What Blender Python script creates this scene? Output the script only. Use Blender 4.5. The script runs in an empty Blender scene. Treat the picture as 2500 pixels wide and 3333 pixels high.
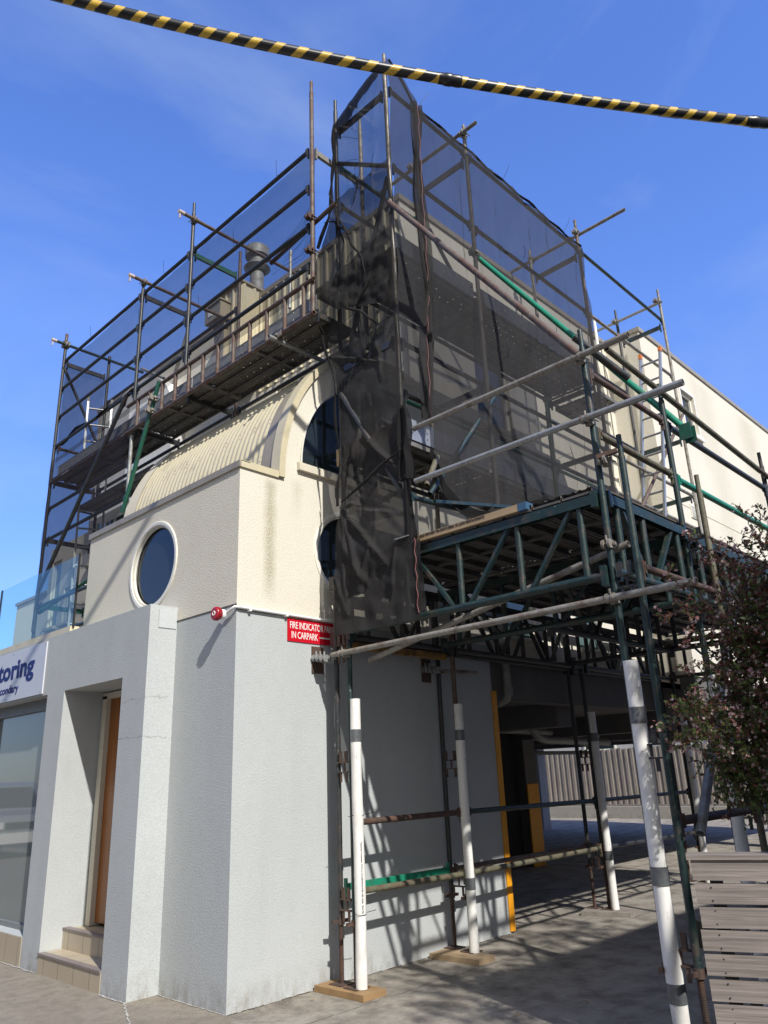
import bpy, math, random
from math import sin, cos, pi, radians, sqrt, floor
from mathutils import Vector, Matrix, noise
random.seed(11)
SC = bpy.context.scene
COL = SC.collection

# ------------------------------------------------------------------ camera
cam = bpy.data.objects.new('camera', bpy.data.cameras.new('camera'))
COL.objects.link(cam); SC.camera = cam
cam.data.sensor_fit = 'HORIZONTAL'; cam.data.sensor_width = 36.0
cam.data.lens = 36.0*2490/2500
cam.data.clip_start = 0.05; cam.data.clip_end = 2000
def cam_matrix(loc, yaw, pit, rol):
    f = Vector((cos(yaw)*cos(pit), sin(yaw)*cos(pit), sin(pit)))
    r = Vector((sin(yaw), -cos(yaw), 0)); u = r.cross(f)
    r2 = r*cos(rol)+u*sin(rol); u2 = -r*sin(rol)+u*cos(rol)
    m = Matrix((r2, u2, -f)).transposed().to_4x4(); m.translation = loc
    return m
cam.matrix_world = cam_matrix(Vector((-3.7464, -5.3423, 1.6)), radians(43.6), radians(19.0), radians(-2.26))

# ------------------------------------------------------------------ world
SUN_DIR = Vector((-.33, -1.0, .92)).normalized()      # towards the sun
SUN_EL = math.asin(SUN_DIR.z); SUN_ROT = math.atan2(SUN_DIR.x, SUN_DIR.y)
world = bpy.data.worlds.new('World'); SC.world = world; world.use_nodes = True
nt = world.node_tree; nt.nodes.clear()
def N(nt, typ, **kw):
    n = nt.nodes.new(typ)
    for k, v in kw.items():
        if k.startswith('_'): setattr(n, k[1:], v)
        else:
            n.inputs[k.replace('__', ' ')].default_value = v
    return n
wo = N(nt, 'ShaderNodeOutputWorld'); bg = N(nt, 'ShaderNodeBackground'); bg.inputs['Strength'].default_value = 0.095
sky = N(nt, 'ShaderNodeTexSky'); sky.sky_type = 'NISHITA'; sky.sun_disc = False
sky.sun_elevation = SUN_EL; sky.sun_rotation = SUN_ROT; sky.air_density = 1.3; sky.dust_density = 0.3; sky.ozone_density = 3.2
hs = N(nt, 'ShaderNodeHueSaturation'); hs.inputs['Saturation'].default_value = 1.12
hs.inputs['Hue'].default_value = 0.507; hs.inputs['Value'].default_value = 1.75
tc = N(nt, 'ShaderNodeTexCoord'); mp = N(nt, 'ShaderNodeMapping'); mp.inputs['Scale'].default_value = (1.2, 1.6, 3.0)
nz = N(nt, 'ShaderNodeTexNoise'); nz.inputs['Scale'].default_value = 1.7; nz.inputs['Detail'].default_value = 9; nz.inputs['Roughness'].default_value = .55
nz.inputs['Distortion'].default_value = .5
cr = N(nt, 'ShaderNodeValToRGB'); cr.color_ramp.elements[0].position = .47; cr.color_ramp.elements[1].position = .85
cr.color_ramp.elements[1].color = (.34, .34, .34, 1)
mx = N(nt, 'ShaderNodeMixRGB'); mx.inputs[2].default_value = (5.2, 6.2, 7.8, 1)
L = nt.links.new
sk2 = N(nt, 'ShaderNodeMixRGB'); sk2.blend_type = 'MULTIPLY'; sk2.inputs[0].default_value = 1; sk2.inputs[2].default_value = (.88, .97, 1.34, 1)
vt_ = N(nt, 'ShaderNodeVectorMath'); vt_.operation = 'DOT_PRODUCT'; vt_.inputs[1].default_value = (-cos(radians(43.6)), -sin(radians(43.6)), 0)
fill_ramp = N(nt, 'ShaderNodeValToRGB'); fill_ramp.color_ramp.elements[0].position = 0.0; fill_ramp.color_ramp.elements[1].position = .55
fill_mix = N(nt, 'ShaderNodeMixRGB'); fill_mix.inputs[2].default_value = (4.9, 5.0, 5.15, 1)      # unseen grey cloud added behind the camera to whiten the fill light
L = nt.links.new
L(tc.outputs['Generated'], vt_.inputs[0]); L(vt_.outputs['Value'], fill_ramp.inputs[0]); L(fill_ramp.outputs[0], fill_mix.inputs[0])
L(sky.outputs[0], hs.inputs['Color']); L(tc.outputs['Generated'], mp.inputs[0]); L(mp.outputs[0], nz.inputs['Vector'])
L(nz.outputs[0], cr.inputs[0]); L(cr.outputs[0], mx.inputs[0]); sx_ = N(nt, 'ShaderNodeSeparateXYZ'); L(tc.outputs['Generated'], sx_.inputs[0]); hz = N(nt, 'ShaderNodeValToRGB'); hz.color_ramp.elements[0].position = .0; hz.color_ramp.elements[0].color = (.42, .50, .62, 1)
hz.color_ramp.elements[1].position = .52; hz.color_ramp.elements[1].color = (1, 1, 1, 1); L(sx_.outputs[2], hz.inputs[0]); hm = N(nt, 'ShaderNodeMixRGB'); hm.blend_type = 'MULTIPLY'; hm.inputs[0].default_value = 1
L(hs.outputs[0], sk2.inputs[1]); L(sk2.outputs[0], hm.inputs[1]); L(hz.outputs[0], hm.inputs[2]); L(hm.outputs[0], mx.inputs[1]); L(mx.outputs[0], fill_mix.inputs[1]); L(fill_mix.outputs[0], bg.inputs[0]); L(bg.outputs[0], wo.inputs[0])

sun = bpy.data.objects.new('sun', bpy.data.lights.new('sun', 'SUN')); COL.objects.link(sun)
sun.data.energy = 4.3; sun.data.angle = radians(.8); sun.data.color = (1, .965, .9)
sun.rotation_euler = (-SUN_DIR).to_track_quat('-Z', 'Y').to_euler()
SC.view_settings.view_transform = 'Standard'; SC.view_settings.look = 'None'
SC.view_settings.exposure = 0.3; SC.view_settings.gamma = 1.0
SC.render.engine = 'CYCLES'
SC.cycles.transparent_max_bounces = 24; SC.cycles.max_bounces = 6; SC.cycles.diffuse_bounces = 3
SC.cycles.use_denoising = True

# ------------------------------------------------------------------ materials
def newmat(name):
    m = bpy.data.materials.new(name); m.use_nodes = True
    nt = m.node_tree; nt.nodes.clear()
    out = N(nt, 'ShaderNodeOutputMaterial'); b = N(nt, 'ShaderNodeBsdfPrincipled')
    nt.links.new(b.outputs[0], out.inputs[0])
    return m, nt, b, out
def objco(nt, scale=(1, 1, 1), kind='Object'):
    t = N(nt, 'ShaderNodeTexCoord'); mp = N(nt, 'ShaderNodeMapping'); mp.inputs['Scale'].default_value = scale
    nt.links.new(t.outputs[kind], mp.inputs[0]); return mp.outputs[0]
def worldco(nt, scale=(1, 1, 1)):
    t = N(nt, 'ShaderNodeNewGeometry'); mp = N(nt, 'ShaderNodeMapping'); mp.inputs['Scale'].default_value = scale
    nt.links.new(t.outputs['Position'], mp.inputs[0]); return mp.outputs[0]
def noise_tex(nt, co, scale, detail=4, rough=.55, dist=0):
    n = N(nt, 'ShaderNodeTexNoise'); n.inputs['Scale'].default_value = scale; n.inputs['Detail'].default_value = detail
    n.inputs['Roughness'].default_value = rough; n.inputs['Distortion'].default_value = dist
    nt.links.new(co, n.inputs['Vector']); return n.outputs[0]
def ramp(nt, fac, stops):
    r = N(nt, 'ShaderNodeValToRGB'); e = r.color_ramp.elements
    while len(e) < len(stops): e.new(.5)
    for i, (p, c) in enumerate(stops):
        e[i].position = p; e[i].color = (c[0], c[1], c[2], 1) if isinstance(c, tuple) else (c, c, c, 1)
    nt.links.new(fac, r.inputs[0]); return r.outputs[0]
def mixc(nt, fac, a, b, blend='MIX'):
    m = N(nt, 'ShaderNodeMixRGB'); m.blend_type = blend
    for i, v in ((0, fac), (1, a), (2, b)):
        if isinstance(v, (int, float)): m.inputs[i].default_value = v
        elif isinstance(v, tuple): m.inputs[i].default_value = (v[0], v[1], v[2], 1)
        else: nt.links.new(v, m.inputs[i])
    return m.outputs[0]
def math_(nt, op, a, b=None, c=None):
    m = N(nt, 'ShaderNodeMath'); m.operation = op
    for i, v in enumerate((a, b, c)):
        if v is None: continue
        if isinstance(v, (int, float)): m.inputs[i].default_value = v
        else: nt.links.new(v, m.inputs[i])
    return m.outputs[0]
def bump(nt, b, h, strength=.5, dist=.01):
    n = N(nt, 'ShaderNodeBump'); n.inputs['Strength'].default_value = strength; n.inputs['Distance'].default_value = dist
    nt.links.new(h, n.inputs['Height']); nt.links.new(n.outputs[0], b.inputs['Normal'])
def setp(b, **kw):
    for k, v in kw.items():
        k = k.replace('_', ' ')
        b.inputs[k].default_value = (v[0], v[1], v[2], 1) if isinstance(v, tuple) and len(v) == 3 else v
def ML(nt, a, b): nt.links.new(a, b)

def render_coat(name, c1, c2, dirt=.25, bs=.55, crack=False, streak=None):
    m, nt, b, o = newmat(name); co = worldco(nt)
    big = noise_tex(nt, co, .9, 5, .6); fine = noise_tex(nt, co, 75, 3, .6); mid = noise_tex(nt, co, 9, 4, .6)
    c = mixc(nt, ramp(nt, big, [(.3, 0.0), (.75, 1.0)]), c1, c2)
    c = mixc(nt, math_(nt, 'MULTIPLY', ramp(nt, mid, [(.5, 0.0), (.8, 1.0)]), dirt), c, tuple(x*.6 for x in c1))
    c = mixc(nt, .35, c, ramp(nt, fine, [(.25, .55), (.7, 1.0)]), 'MULTIPLY')
    wv = noise_tex(nt, worldco(nt, (5, 5, .35)), 1.0, 5, .6)
    c = mixc(nt, math_(nt, 'MULTIPLY', ramp(nt, wv, [(.5, 0.0), (.82, 1.0)]), dirt*1.2), c, tuple(x*.66 for x in c1))
    if streak:                                        # mould streaks with a shape of their own: list of (axis, centre, width, z0, z1)
        geo = N(nt, 'ShaderNodeNewGeometry'); sp = N(nt, 'ShaderNodeSeparateXYZ'); ML(nt, geo.outputs['Position'], sp.inputs[0])
        for (ax, cen, wd, z0, z1, ox, om, st) in streak:
            d = math_(nt, 'ABSOLUTE', math_(nt, 'SUBTRACT', sp.outputs[ax], cen))
            wob = math_(nt, 'MULTIPLY', math_(nt, 'SUBTRACT', noise_tex(nt, co, 7, 3, .7), .5), wd*.7)
            f = ramp(nt, math_(nt, 'DIVIDE', math_(nt, 'ADD', d, wob), wd), [(.15, 1.0), (.95, 0.0)])
            fz = math_(nt, 'MULTIPLY', ramp(nt, math_(nt, 'SUBTRACT', sp.outputs[2], z0), [(0.0, 0.0), (.3, 1.0)]),
                       ramp(nt, math_(nt, 'SUBTRACT', z1, sp.outputs[2]), [(0.0, 0.0), (.08, 1.0)]))
            fo = math_(nt, 'LESS_THAN', math_(nt, 'ABSOLUTE', math_(nt, 'SUBTRACT', sp.outputs[ox], om)), .05)
            sv = ramp(nt, noise_tex(nt, co, 90, 2, .7), [(.42, 0.0), (.62, 1.0)])
            ff = math_(nt, 'MULTIPLY', math_(nt, 'MULTIPLY', f, fz), math_(nt, 'MULTIPLY', fo, math_(nt, 'ADD', math_(nt, 'MULTIPLY', sv, .75), .18)))
            c = mixc(nt, math_(nt, 'MULTIPLY', ff, st), c, (.22, .19, .09))
    g0 = N(nt, 'ShaderNodeNewGeometry'); s0 = N(nt, 'ShaderNodeSeparateXYZ'); ML(nt, g0.outputs['Position'], s0.inputs[0])
    splash = math_(nt, 'MULTIPLY', ramp(nt, s0.outputs[2], [(.0, 1.0), (.22, 0.0)]), ramp(nt, noise_tex(nt, worldco(nt, (1, 1, .5)), 9, 6, .75), [(.42, 0.0), (.7, .8)]))
    c = mixc(nt, splash, c, (.20, .17, .13))
    if crack:
        for (zz, amp_, xlim) in ((2.33, .22, -.05), (2.0, .12, -.05)):
            wv_ = math_(nt, 'MULTIPLY', math_(nt, 'SUBTRACT', noise_tex(nt, co, 4.5, 6, .75), .5), amp_)
            ln = math_(nt, 'LESS_THAN', math_(nt, 'ABSOLUTE', math_(nt, 'SUBTRACT', math_(nt, 'ADD', s0.outputs[2], wv_), zz)), .0028)
            ok = math_(nt, 'MULTIPLY', math_(nt, 'LESS_THAN', s0.outputs[0], xlim), math_(nt, 'LESS_THAN', s0.outputs[1], 1.36))
            c = mixc(nt, math_(nt, 'MULTIPLY', math_(nt, 'MULTIPLY', ln, ok), .55), c, (.13, .125, .11))
    ML(nt, c, b.inputs['Base Color']); setp(b, Roughness=.85)
    bump(nt, b, math_(nt, 'ADD', fine, math_(nt, 'MULTIPLY', mid, .15)), bs, .012)
    return m
CREAM = render_coat('cream_render', (.76, .72, .615), (.72, .67, .56), .08, .45,
                    streak=[(0, .345, .095, 3.05, 4.28, 1, 0, .9), (0, .66, .10, 3.9, 4.36, 1, 0, .35), (1, 1.75, .42, 3.9, 4.32, 0, 0, .25), (0, 10.4, .6, 4.6, 8.6, 1, -.64, .3),
                            (0, 12.6, .8, 5.6, 8.6, 1, -.64, .4), (0, 9.9, .35, 6.6, 8.7, 1, -.64, .2)])
GREYP = render_coat('grey_render_paint', (.505, .53, .535), (.455, .478, .482), .14, .32, crack=True)
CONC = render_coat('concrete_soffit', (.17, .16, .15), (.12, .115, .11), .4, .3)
CREAM2 = render_coat('cream_paint_smooth', (.68, .63, .51), (.60, .55, .44), .2, .15)
WHITEP = render_coat('white_column_paint', (.55, .54, .52), (.42, .41, .39), .5, .2)

def metal(name, base, alt, rust=(.13, .05, .03), amount=.35, metallic=.0, rough=.45, spots=True, sc=9):
    m, nt, b, o = newmat(name); co = worldco(nt)
    n1 = noise_tex(nt, co, sc, 6, .65); n2 = noise_tex(nt, co, sc*4.5, 4, .6)
    c = mixc(nt, ramp(nt, n2, [(.35, 0.0), (.65, 1.0)]), base, alt)
    f = math_(nt, 'MULTIPLY', ramp(nt, n1, [(.60-amount*.35, 0.0), (.74-amount*.25, 1.0)]), 1.0 if amount > .5 else .85)
    c = mixc(nt, f, c, rust)
    if spots:
        c = mixc(nt, ramp(nt, noise_tex(nt, co, 55, 3, .7), [(.66, 0.0), (.74, .55)]), c, (.55, .54, .50))
    ML(nt, c, b.inputs['Base Color'])
    setp(b, Roughness=rough, Metallic=metallic)
    ML(nt, math_(nt, 'ADD', math_(nt, 'MULTIPLY', n1, .4), rough-.2), b.inputs['Roughness'])
    bump(nt, b, math_(nt, 'ADD', n2, math_(nt, 'MULTIPLY', n1, .6)), .35, .003)
    return m
DGREEN = metal('dark_green_paint', (.010, .026, .026), (.018, .040, .038), (.075, .055, .045), .22)
BLACK = metal('blackened_steel', (.018, .021, .024), (.035, .04, .042), (.06, .045, .04), .35)
GREEN = metal('bright_green_paint', (.012, .20, .115), (.016, .24, .14), (.05, .10, .07), .12, rough=.35, spots=False)
MGREEN = metal('mid_green_paint', (.012, .085, .055), (.016, .11, .07), (.05, .06, .045), .2)
GALV = metal('galvanised_steel', (.36, .37, .37), (.27, .28, .28), (.20, .18, .15), .3, .35, .5, False)
GALVW = metal('weathered_galvanised', (.30, .285, .25), (.21, .195, .17), (.13, .085, .06), .35, .15, .55, False)
RUST = metal('rusted_steel', (.115, .062, .042), (.085, .048, .034), (.055, .04, .034), .5, 0, .75, False)
RUSTG = metal('rust_and_grey_steel', (.15, .125, .105), (.10, .08, .068), (.10, .052, .035), .6, 0, .6, True)
OLIVE = metal('mottled_olive_steel', (.10, .105, .06), (.15, .14, .095), (.10, .06, .04), .45, 0, .6, True)
FLUE = metal('weathered_flue_steel', (.30, .31, .31), (.20, .21, .21), (.14, .14, .13), .45, .1, .6, False)
ALU = metal('aluminium', (.46, .47, .48), (.36, .37, .38), (.4, .4, .4), .2, .55, .35, False)
WCREAM = metal('cream_powder_coat', (.60, .535, .37), (.56, .50, .345), (.42, .37, .26), .15, 0, .4, False, 3)
BEIGEM = metal('beige_flashing', (.33, .29, .22), (.29, .255, .19), (.22, .19, .15), .2, 0, .4, False, 3)
WHITEF = metal('white_frame_paint', (.78, .76, .68), (.72, .70, .62), (.55, .52, .42), .1, 0, .4, False, 4)
ORANGE = metal('orange_plastic', (.70, .20, .03), (.6, .16, .02), (.3, .1, .03), .1, 0, .5, False)

def perforated(name, base, alt, ux, uy, step=(.10, .045), r=.0085, hole=True):
    """steel sheet with a row pattern of real see-through drain holes (transparent inside each hole)"""
    m, nt, b, o = newmat(name); co = worldco(nt)
    n1 = noise_tex(nt, co, 12, 5, .6)
    c = mixc(nt, ramp(nt, n1, [(.3, 0.0), (.7, 1.0)]), base, alt)
    ML(nt, c, b.inputs['Base Color']); setp(b, Roughness=.6, Metallic=.2)
    geo = N(nt, 'ShaderNodeNewGeometry'); sp = N(nt, 'ShaderNodeSeparateXYZ'); ML(nt, geo.outputs['Position'], sp.inputs[0])
    def cell(sock, st):
        return math_(nt, 'MULTIPLY', math_(nt, 'SUBTRACT', math_(nt, 'FRACT', math_(nt, 'DIVIDE', sock, st)), .5), st)
    a = cell(sp.outputs[ux], step[0]); d = cell(sp.outputs[uy], step[1])
    rr = math_(nt, 'SQRT', math_(nt, 'ADD', math_(nt, 'MULTIPLY', a, a), math_(nt, 'MULTIPLY', d, d)))
    grp = noise_tex(nt, worldco(nt, (1, 1, 1)), 2.6, 1, .5)
    inside = math_(nt, 'MULTIPLY', math_(nt, 'LESS_THAN', rr, r), math_(nt, 'GREATER_THAN', grp, .44))
    if hole:
        tr = N(nt, 'ShaderNodeBsdfTransparent'); ms = N(nt, 'ShaderNodeMixShader')
        ML(nt, inside, ms.inputs[0]); ML(nt, b.outputs[0], ms.inputs[1]); ML(nt, tr.outputs[0], ms.inputs[2]); ML(nt, ms.outputs[0], o.inputs[0])
    bump(nt, b, math_(nt, 'SUBTRACT', n1, math_(nt, 'MULTIPLY', math_(nt, 'LESS_THAN', rr, r*1.8), .8)), .4, .004)
    return m
PLANKY = perforated('perforated_plank_steel_a', (.20, .19, .175), (.13, .12, .11), 1, 0, (.13, .075), .0050)
PLANKS = perforated('plank_steel_solid', (.15, .14, .125), (.09, .085, .08), 0, 1, hole=False)
PLANKX = perforated('perforated_plank_steel_b', (.22, .21, .19), (.13, .12, .11), 0, 1, (.14, .075), .0055)
TOEX = perforated('toe_board_steel', (.26, .29, .35), (.19, .21, .26), 0, 2, (.11, .06), .009)
TOEY = perforated('toe_board_steel_b', (.26, .26, .26), (.17, .17, .17), 1, 2, (.15, .09), .009)

def netmat(name, alpha, col, var=.12):
    m, nt, b, o = newmat(name)
    nt.nodes.remove(b); co = worldco(nt, (1, 1, .35))
    fol = noise_tex(nt, co, 5, 6, .65, 1.2)
    vert = noise_tex(nt, worldco(nt, (14, 14, .5)), 1.0, 4, .7, .6)
    d = N(nt, 'ShaderNodeBsdfDiffuse'); d.inputs[0].default_value = (*col, 1)
    tl = N(nt, 'ShaderNodeBsdfTranslucent'); tl.inputs[0].default_value = (*[c*.8 for c in col], 1)
    a = N(nt, 'ShaderNodeMixShader'); a.inputs[0].default_value = .45
    ML(nt, d.outputs[0], a.inputs[1]); ML(nt, tl.outputs[0], a.inputs[2])
    tr = N(nt, 'ShaderNodeBsdfTransparent'); ms = N(nt, 'ShaderNodeMixShader')
    f = math_(nt, 'ADD', alpha, math_(nt, 'ADD', math_(nt, 'MULTIPLY', math_(nt, 'SUBTRACT', fol, .5), var*2), math_(nt, 'MULTIPLY', ramp(nt, vert, [(.58, 0.0), (.75, 1.0)]), var)))
    f = math_(nt, 'MINIMUM', math_(nt, 'MAXIMUM', f, .05), .97)
    ML(nt, f, ms.inputs[0]); ML(nt, tr.outputs[0], ms.inputs[1]); ML(nt, a.outputs[0], ms.inputs[2]); ML(nt, ms.outputs[0], o.inputs[0])
    bp = N(nt, 'ShaderNodeBump'); bp.inputs['Strength'].default_value = .35; bp.inputs['Distance'].default_value = .03
    ML(nt, fol, bp.inputs['Height']); ML(nt, bp.outputs[0], d.inputs['Normal'])
    return m
NETL = netmat('shade_cloth_sheer', .50, (.06, .055, .07), .04)
NETM = netmat('shade_cloth', .73, (.070, .068, .071), .06)
NETD = netmat('shade_cloth_gathered', .85, (.070, .067, .067), .06)
NETU = netmat('shade_cloth_taut', .55, (.08, .078, .082), .12)
NETK = netmat('shade_cloth_folded', .93, (.035, .034, .035), .04)
NETF = netmat('shade_cloth_doubled', .86, (.06, .058, .058), .05)

def glass_dark(name, col, rough=.03, spec=.6):
    m, nt, b, o = newmat(name); setp(b, Base_Color=col, Roughness=rough)
    b.inputs['Specular IOR Level'].default_value = spec
    n = noise_tex(nt, worldco(nt), 1.2, 2, .5); bump(nt, b, n, .03, .02)
    return m
GLASS = glass_dark('window_glass', (.020, .028, .034), .03, .4)
GLASST = glass_dark('teal_window_glass', (.10, .155, .15), .05)
GLASSS = glass_dark('shop_window_glass', (.20, .225, .22), .03, .6)
m, nt, b, o = newmat('balustrade_glass'); BGLASS = m; nt.nodes.remove(b)
gl = N(nt, 'ShaderNodeBsdfGlossy'); gl.inputs['Roughness'].default_value = .02; gl.inputs[0].default_value = (.9, 1, .98, 1)
tr = N(nt, 'ShaderNodeBsdfTransparent'); tr.inputs[0].default_value = (.84, .93, .92, 1)
ms = N(nt, 'ShaderNodeMixShader')
ms.inputs[0].default_value = .09; ML(nt, tr.outputs[0], ms.inputs[1]); ML(nt, gl.outputs[0], ms.inputs[2]); ML(nt, ms.outputs[0], o.inputs[0])

def plain(name, col, rough=.5, var=.15, sc=8, metallic=0.0, bs=.15):
    m, nt, b, o = newmat(name); co = worldco(nt); n = noise_tex(nt, co, sc, 5, .6)
    c = mixc(nt, ramp(nt, n, [(.3, 0.0), (.75, 1.0)]), col, tuple(x*(1-var) for x in col))
    ML(nt, c, b.inputs['Base Color']); setp(b, Roughness=rough, Metallic=metallic)
    bump(nt, b, n, bs, .003); return m
m, nt, b, o = newmat('white_pvc'); PVC = m; co = worldco(nt, (1, 1, .4))
c = mixc(nt, ramp(nt, noise_tex(nt, co, 6, 6, .7), [(.48, 0.0), (.72, .7)]), (.80, .79, .76), (.50, .47, .42))
c = mixc(nt, ramp(nt, noise_tex(nt, worldco(nt, (1, 1, .25)), 38, 3, .8), [(.64, 0.0), (.70, .8)]), c, (.22, .20, .18))
ML(nt, c, b.inputs['Base Color']); setp(b, Roughness=.42); bump(nt, b, noise_tex(nt, co, 9, 3, .5), .3, .006)
TAPE = plain('silver_duct_tape', (.17, .18, .19), .35, .4, 40, .3)
REDP = plain('red_sign_face', (.56, .008, .022), .35, .05, 2, 0, 0)
REDL = plain('red_plastic', (.42, .02, .03), .3, .2)
WHITE = plain('white_paint', (.82, .82, .80), .4, .04)
SIGNW = plain('white_sign_face', (.55, .57, .63), .35, .05, 3, 0, 0)
NAVY = plain('navy_lettering', (.010, .028, .17), .7, .02)
YELLOW = plain('yellow_corner_guard', (.78, .33, .01), .45, .12, 6)
CABY = plain('yellow_tape', (.66, .43, .055), .35, .25, 14)
CABK = plain('black_sleeve', (.012, .013, .016), .35, .5, 12)
HOOK = plain('flaking_pink_white_paint', (.62, .50, .46), .6, .4, 60)
INK = plain('black_ink', (.04, .03, .03), .6, 0)
BLUEP = plain('blue_paint_mark', (.05, .12, .21), .5, .3, 30)
TIE = plain('black_cable_tie', (.008, .008, .009), .4, 0)
CORD = plain('red_cord', (.24, .085, .08), .6, .3, 60)
BARK = plain('shrub_bark', (.10, .06, .045), .8, .4, 20)
DARK = plain('dark_interior', (.015, .015, .016), .8, .1)
PIPEG = plain('grey_pipe_paint', (.28, .28, .265), .5, .3)
ROADM = None

def wood(name, c1, c2, axis=0, sc=6, rough=.75, rot=0, fr_q=22):
    m, nt, b, o = newmat(name); s = [fr_q]*3; s[axis] = 1.2
    t_ = N(nt, 'ShaderNodeTexCoord'); m1 = N(nt, 'ShaderNodeMapping'); m1.inputs['Rotation'].default_value = (0, 0, rot); m2 = N(nt, 'ShaderNodeMapping'); m2.inputs['Scale'].default_value = tuple(s)
    nt.links.new(t_.outputs['Object'], m1.inputs[0]); nt.links.new(m1.outputs[0], m2.inputs[0]); co = m2.outputs[0]
    n = noise_tex(nt, co, sc/6, 6, .65, .8)
    n2 = noise_tex(nt, objco(nt), 2.5, 4, .6)
    c = mixc(nt, ramp(nt, n, [(.32, 0.0), (.68, 1.0)]), c1, c2)
    c = mixc(nt, ramp(nt, n2, [(.45, 0.0), (.8, .5)]), c, tuple(x*.65 for x in c2))
    ML(nt, c, b.inputs['Base Color']); setp(b, Roughness=rough); bump(nt, b, n, .4, .004); return m
WOODG = wood('weathered_grey_timber', (.31, .28, .25), (.20, .175, .155), 0)
WOODS = wood('planter_slat_timber', (.33, .285, .255), (.13, .11, .10), 0, 8, rot=radians(67.1), fr_q=60)
WOODF = wood('fence_paling_timber', (.36, .31, .25), (.20, .165, .13), 2)
WOODP = wood('sole_board_timber', (.36, .23, .11), (.26, .16, .075), 0)
WOODL = wood('scaffold_plank_timber', (.42, .31, .19), (.30, .21, .125), 1)
WOODD = wood('stained_door_timber', (.34, .12, .022), (.24, .08, .017), 2, rough=.35)

def concrete_ground():
    m, nt, b, o = newmat('driveway_concrete'); co = worldco(nt)
    big = noise_tex(nt, co, .45, 7, .65); mid = noise_tex(nt, co, 3.2, 7, .7); fine = noise_tex(nt, co, 60, 4, .7)
    c = mixc(nt, ramp(nt, big, [(.3, 0.0), (.7, 1.0)]), (.31, .28, .24), (.41, .37, .31))
    c = mixc(nt, ramp(nt, mid, [(.42, 0.0), (.66, .85)]), c, (.14, .12, .10))
    c = mixc(nt, ramp(nt, noise_tex(nt, co, 7, 5, .8), [(.60, 0.0), (.75, .5)]), c, (.36, .34, .30))
    v = N(nt, 'ShaderNodeTexVoronoi'); v.inputs['Scale'].default_value = 140; ML(nt, co, v.inputs['Vector'])
    c = mixc(nt, .4, c, ramp(nt, v.outputs['Distance'], [(.0, .45), (.45, 1.0)]), 'MULTIPLY')
    # saw joints and cracks
    geo = N(nt, 'ShaderNodeNewGeometry'); sp = N(nt, 'ShaderNodeSeparateXYZ'); ML(nt, geo.outputs['Position'], sp.inputs[0])
    wob = math_(nt, 'MULTIPLY', math_(nt, 'SUBTRACT', noise_tex(nt, co, 4, 5, .7), .5), .10)
    def line(sock, at, w, wb):
        d = math_(nt, 'ABSOLUTE', math_(nt, 'SUBTRACT', math_(nt, 'ADD', sock, wb), at)); return math_(nt, 'LESS_THAN', d, w)
    for sock, at in ((sp.outputs[1], -.62), (sp.outputs[0], 4.35), (sp.outputs[0], 8.9), (sp.outputs[0], 13.2)):
        c = mixc(nt, math_(nt, 'MULTIPLY', line(sock, at, .006, wob), .7), c, (.05, .045, .04))
    ML(nt, c, b.inputs['Base Color']); setp(b, Roughness=.9)
    bump(nt, b, math_(nt, 'ADD', fine, math_(nt, 'MULTIPLY', mid, 1.5)), .9, .016)
    return m
GROUND = concrete_ground()
PATHM = render_coat('footpath_concrete', (.34, .30, .245), (.22, .185, .14), .9, 1.0)
ASPH = plain('asphalt', (.05, .05, .052), .9, .3, 50, 0, .4)
MORTAR = plain('white_mortar', (.52, .50, .46), .9, .4, 30, 0, .4)

def tile_mat():
    m, nt, b, o = newmat('beige_step_tile'); co = worldco(nt)
    n = noise_tex(nt, co, 3, 5, .6)
    c = mixc(nt, n, (.47, .40, .30), (.38, .32, .23))
    geo = N(nt, 'ShaderNodeNewGeometry'); sp = N(nt, 'ShaderNodeSeparateXYZ'); ML(nt, geo.outputs['Position'], sp.inputs[0])
    d = math_(nt, 'ABSOLUTE', math_(nt, 'SUBTRACT', math_(nt, 'FRACT', math_(nt, 'DIVIDE', math_(nt, 'ADD', sp.outputs[1], .09), .30)), .5))
    c = mixc(nt, math_(nt, 'LESS_THAN', d, .013), c, (.16, .13, .10))
    ML(nt, c, b.inputs['Base Color']); setp(b, Roughness=.45); return m
TILE = tile_mat(); NOSE = plain('grey_nosing_tile', (.24, .20, .19), .5, .2)

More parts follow.
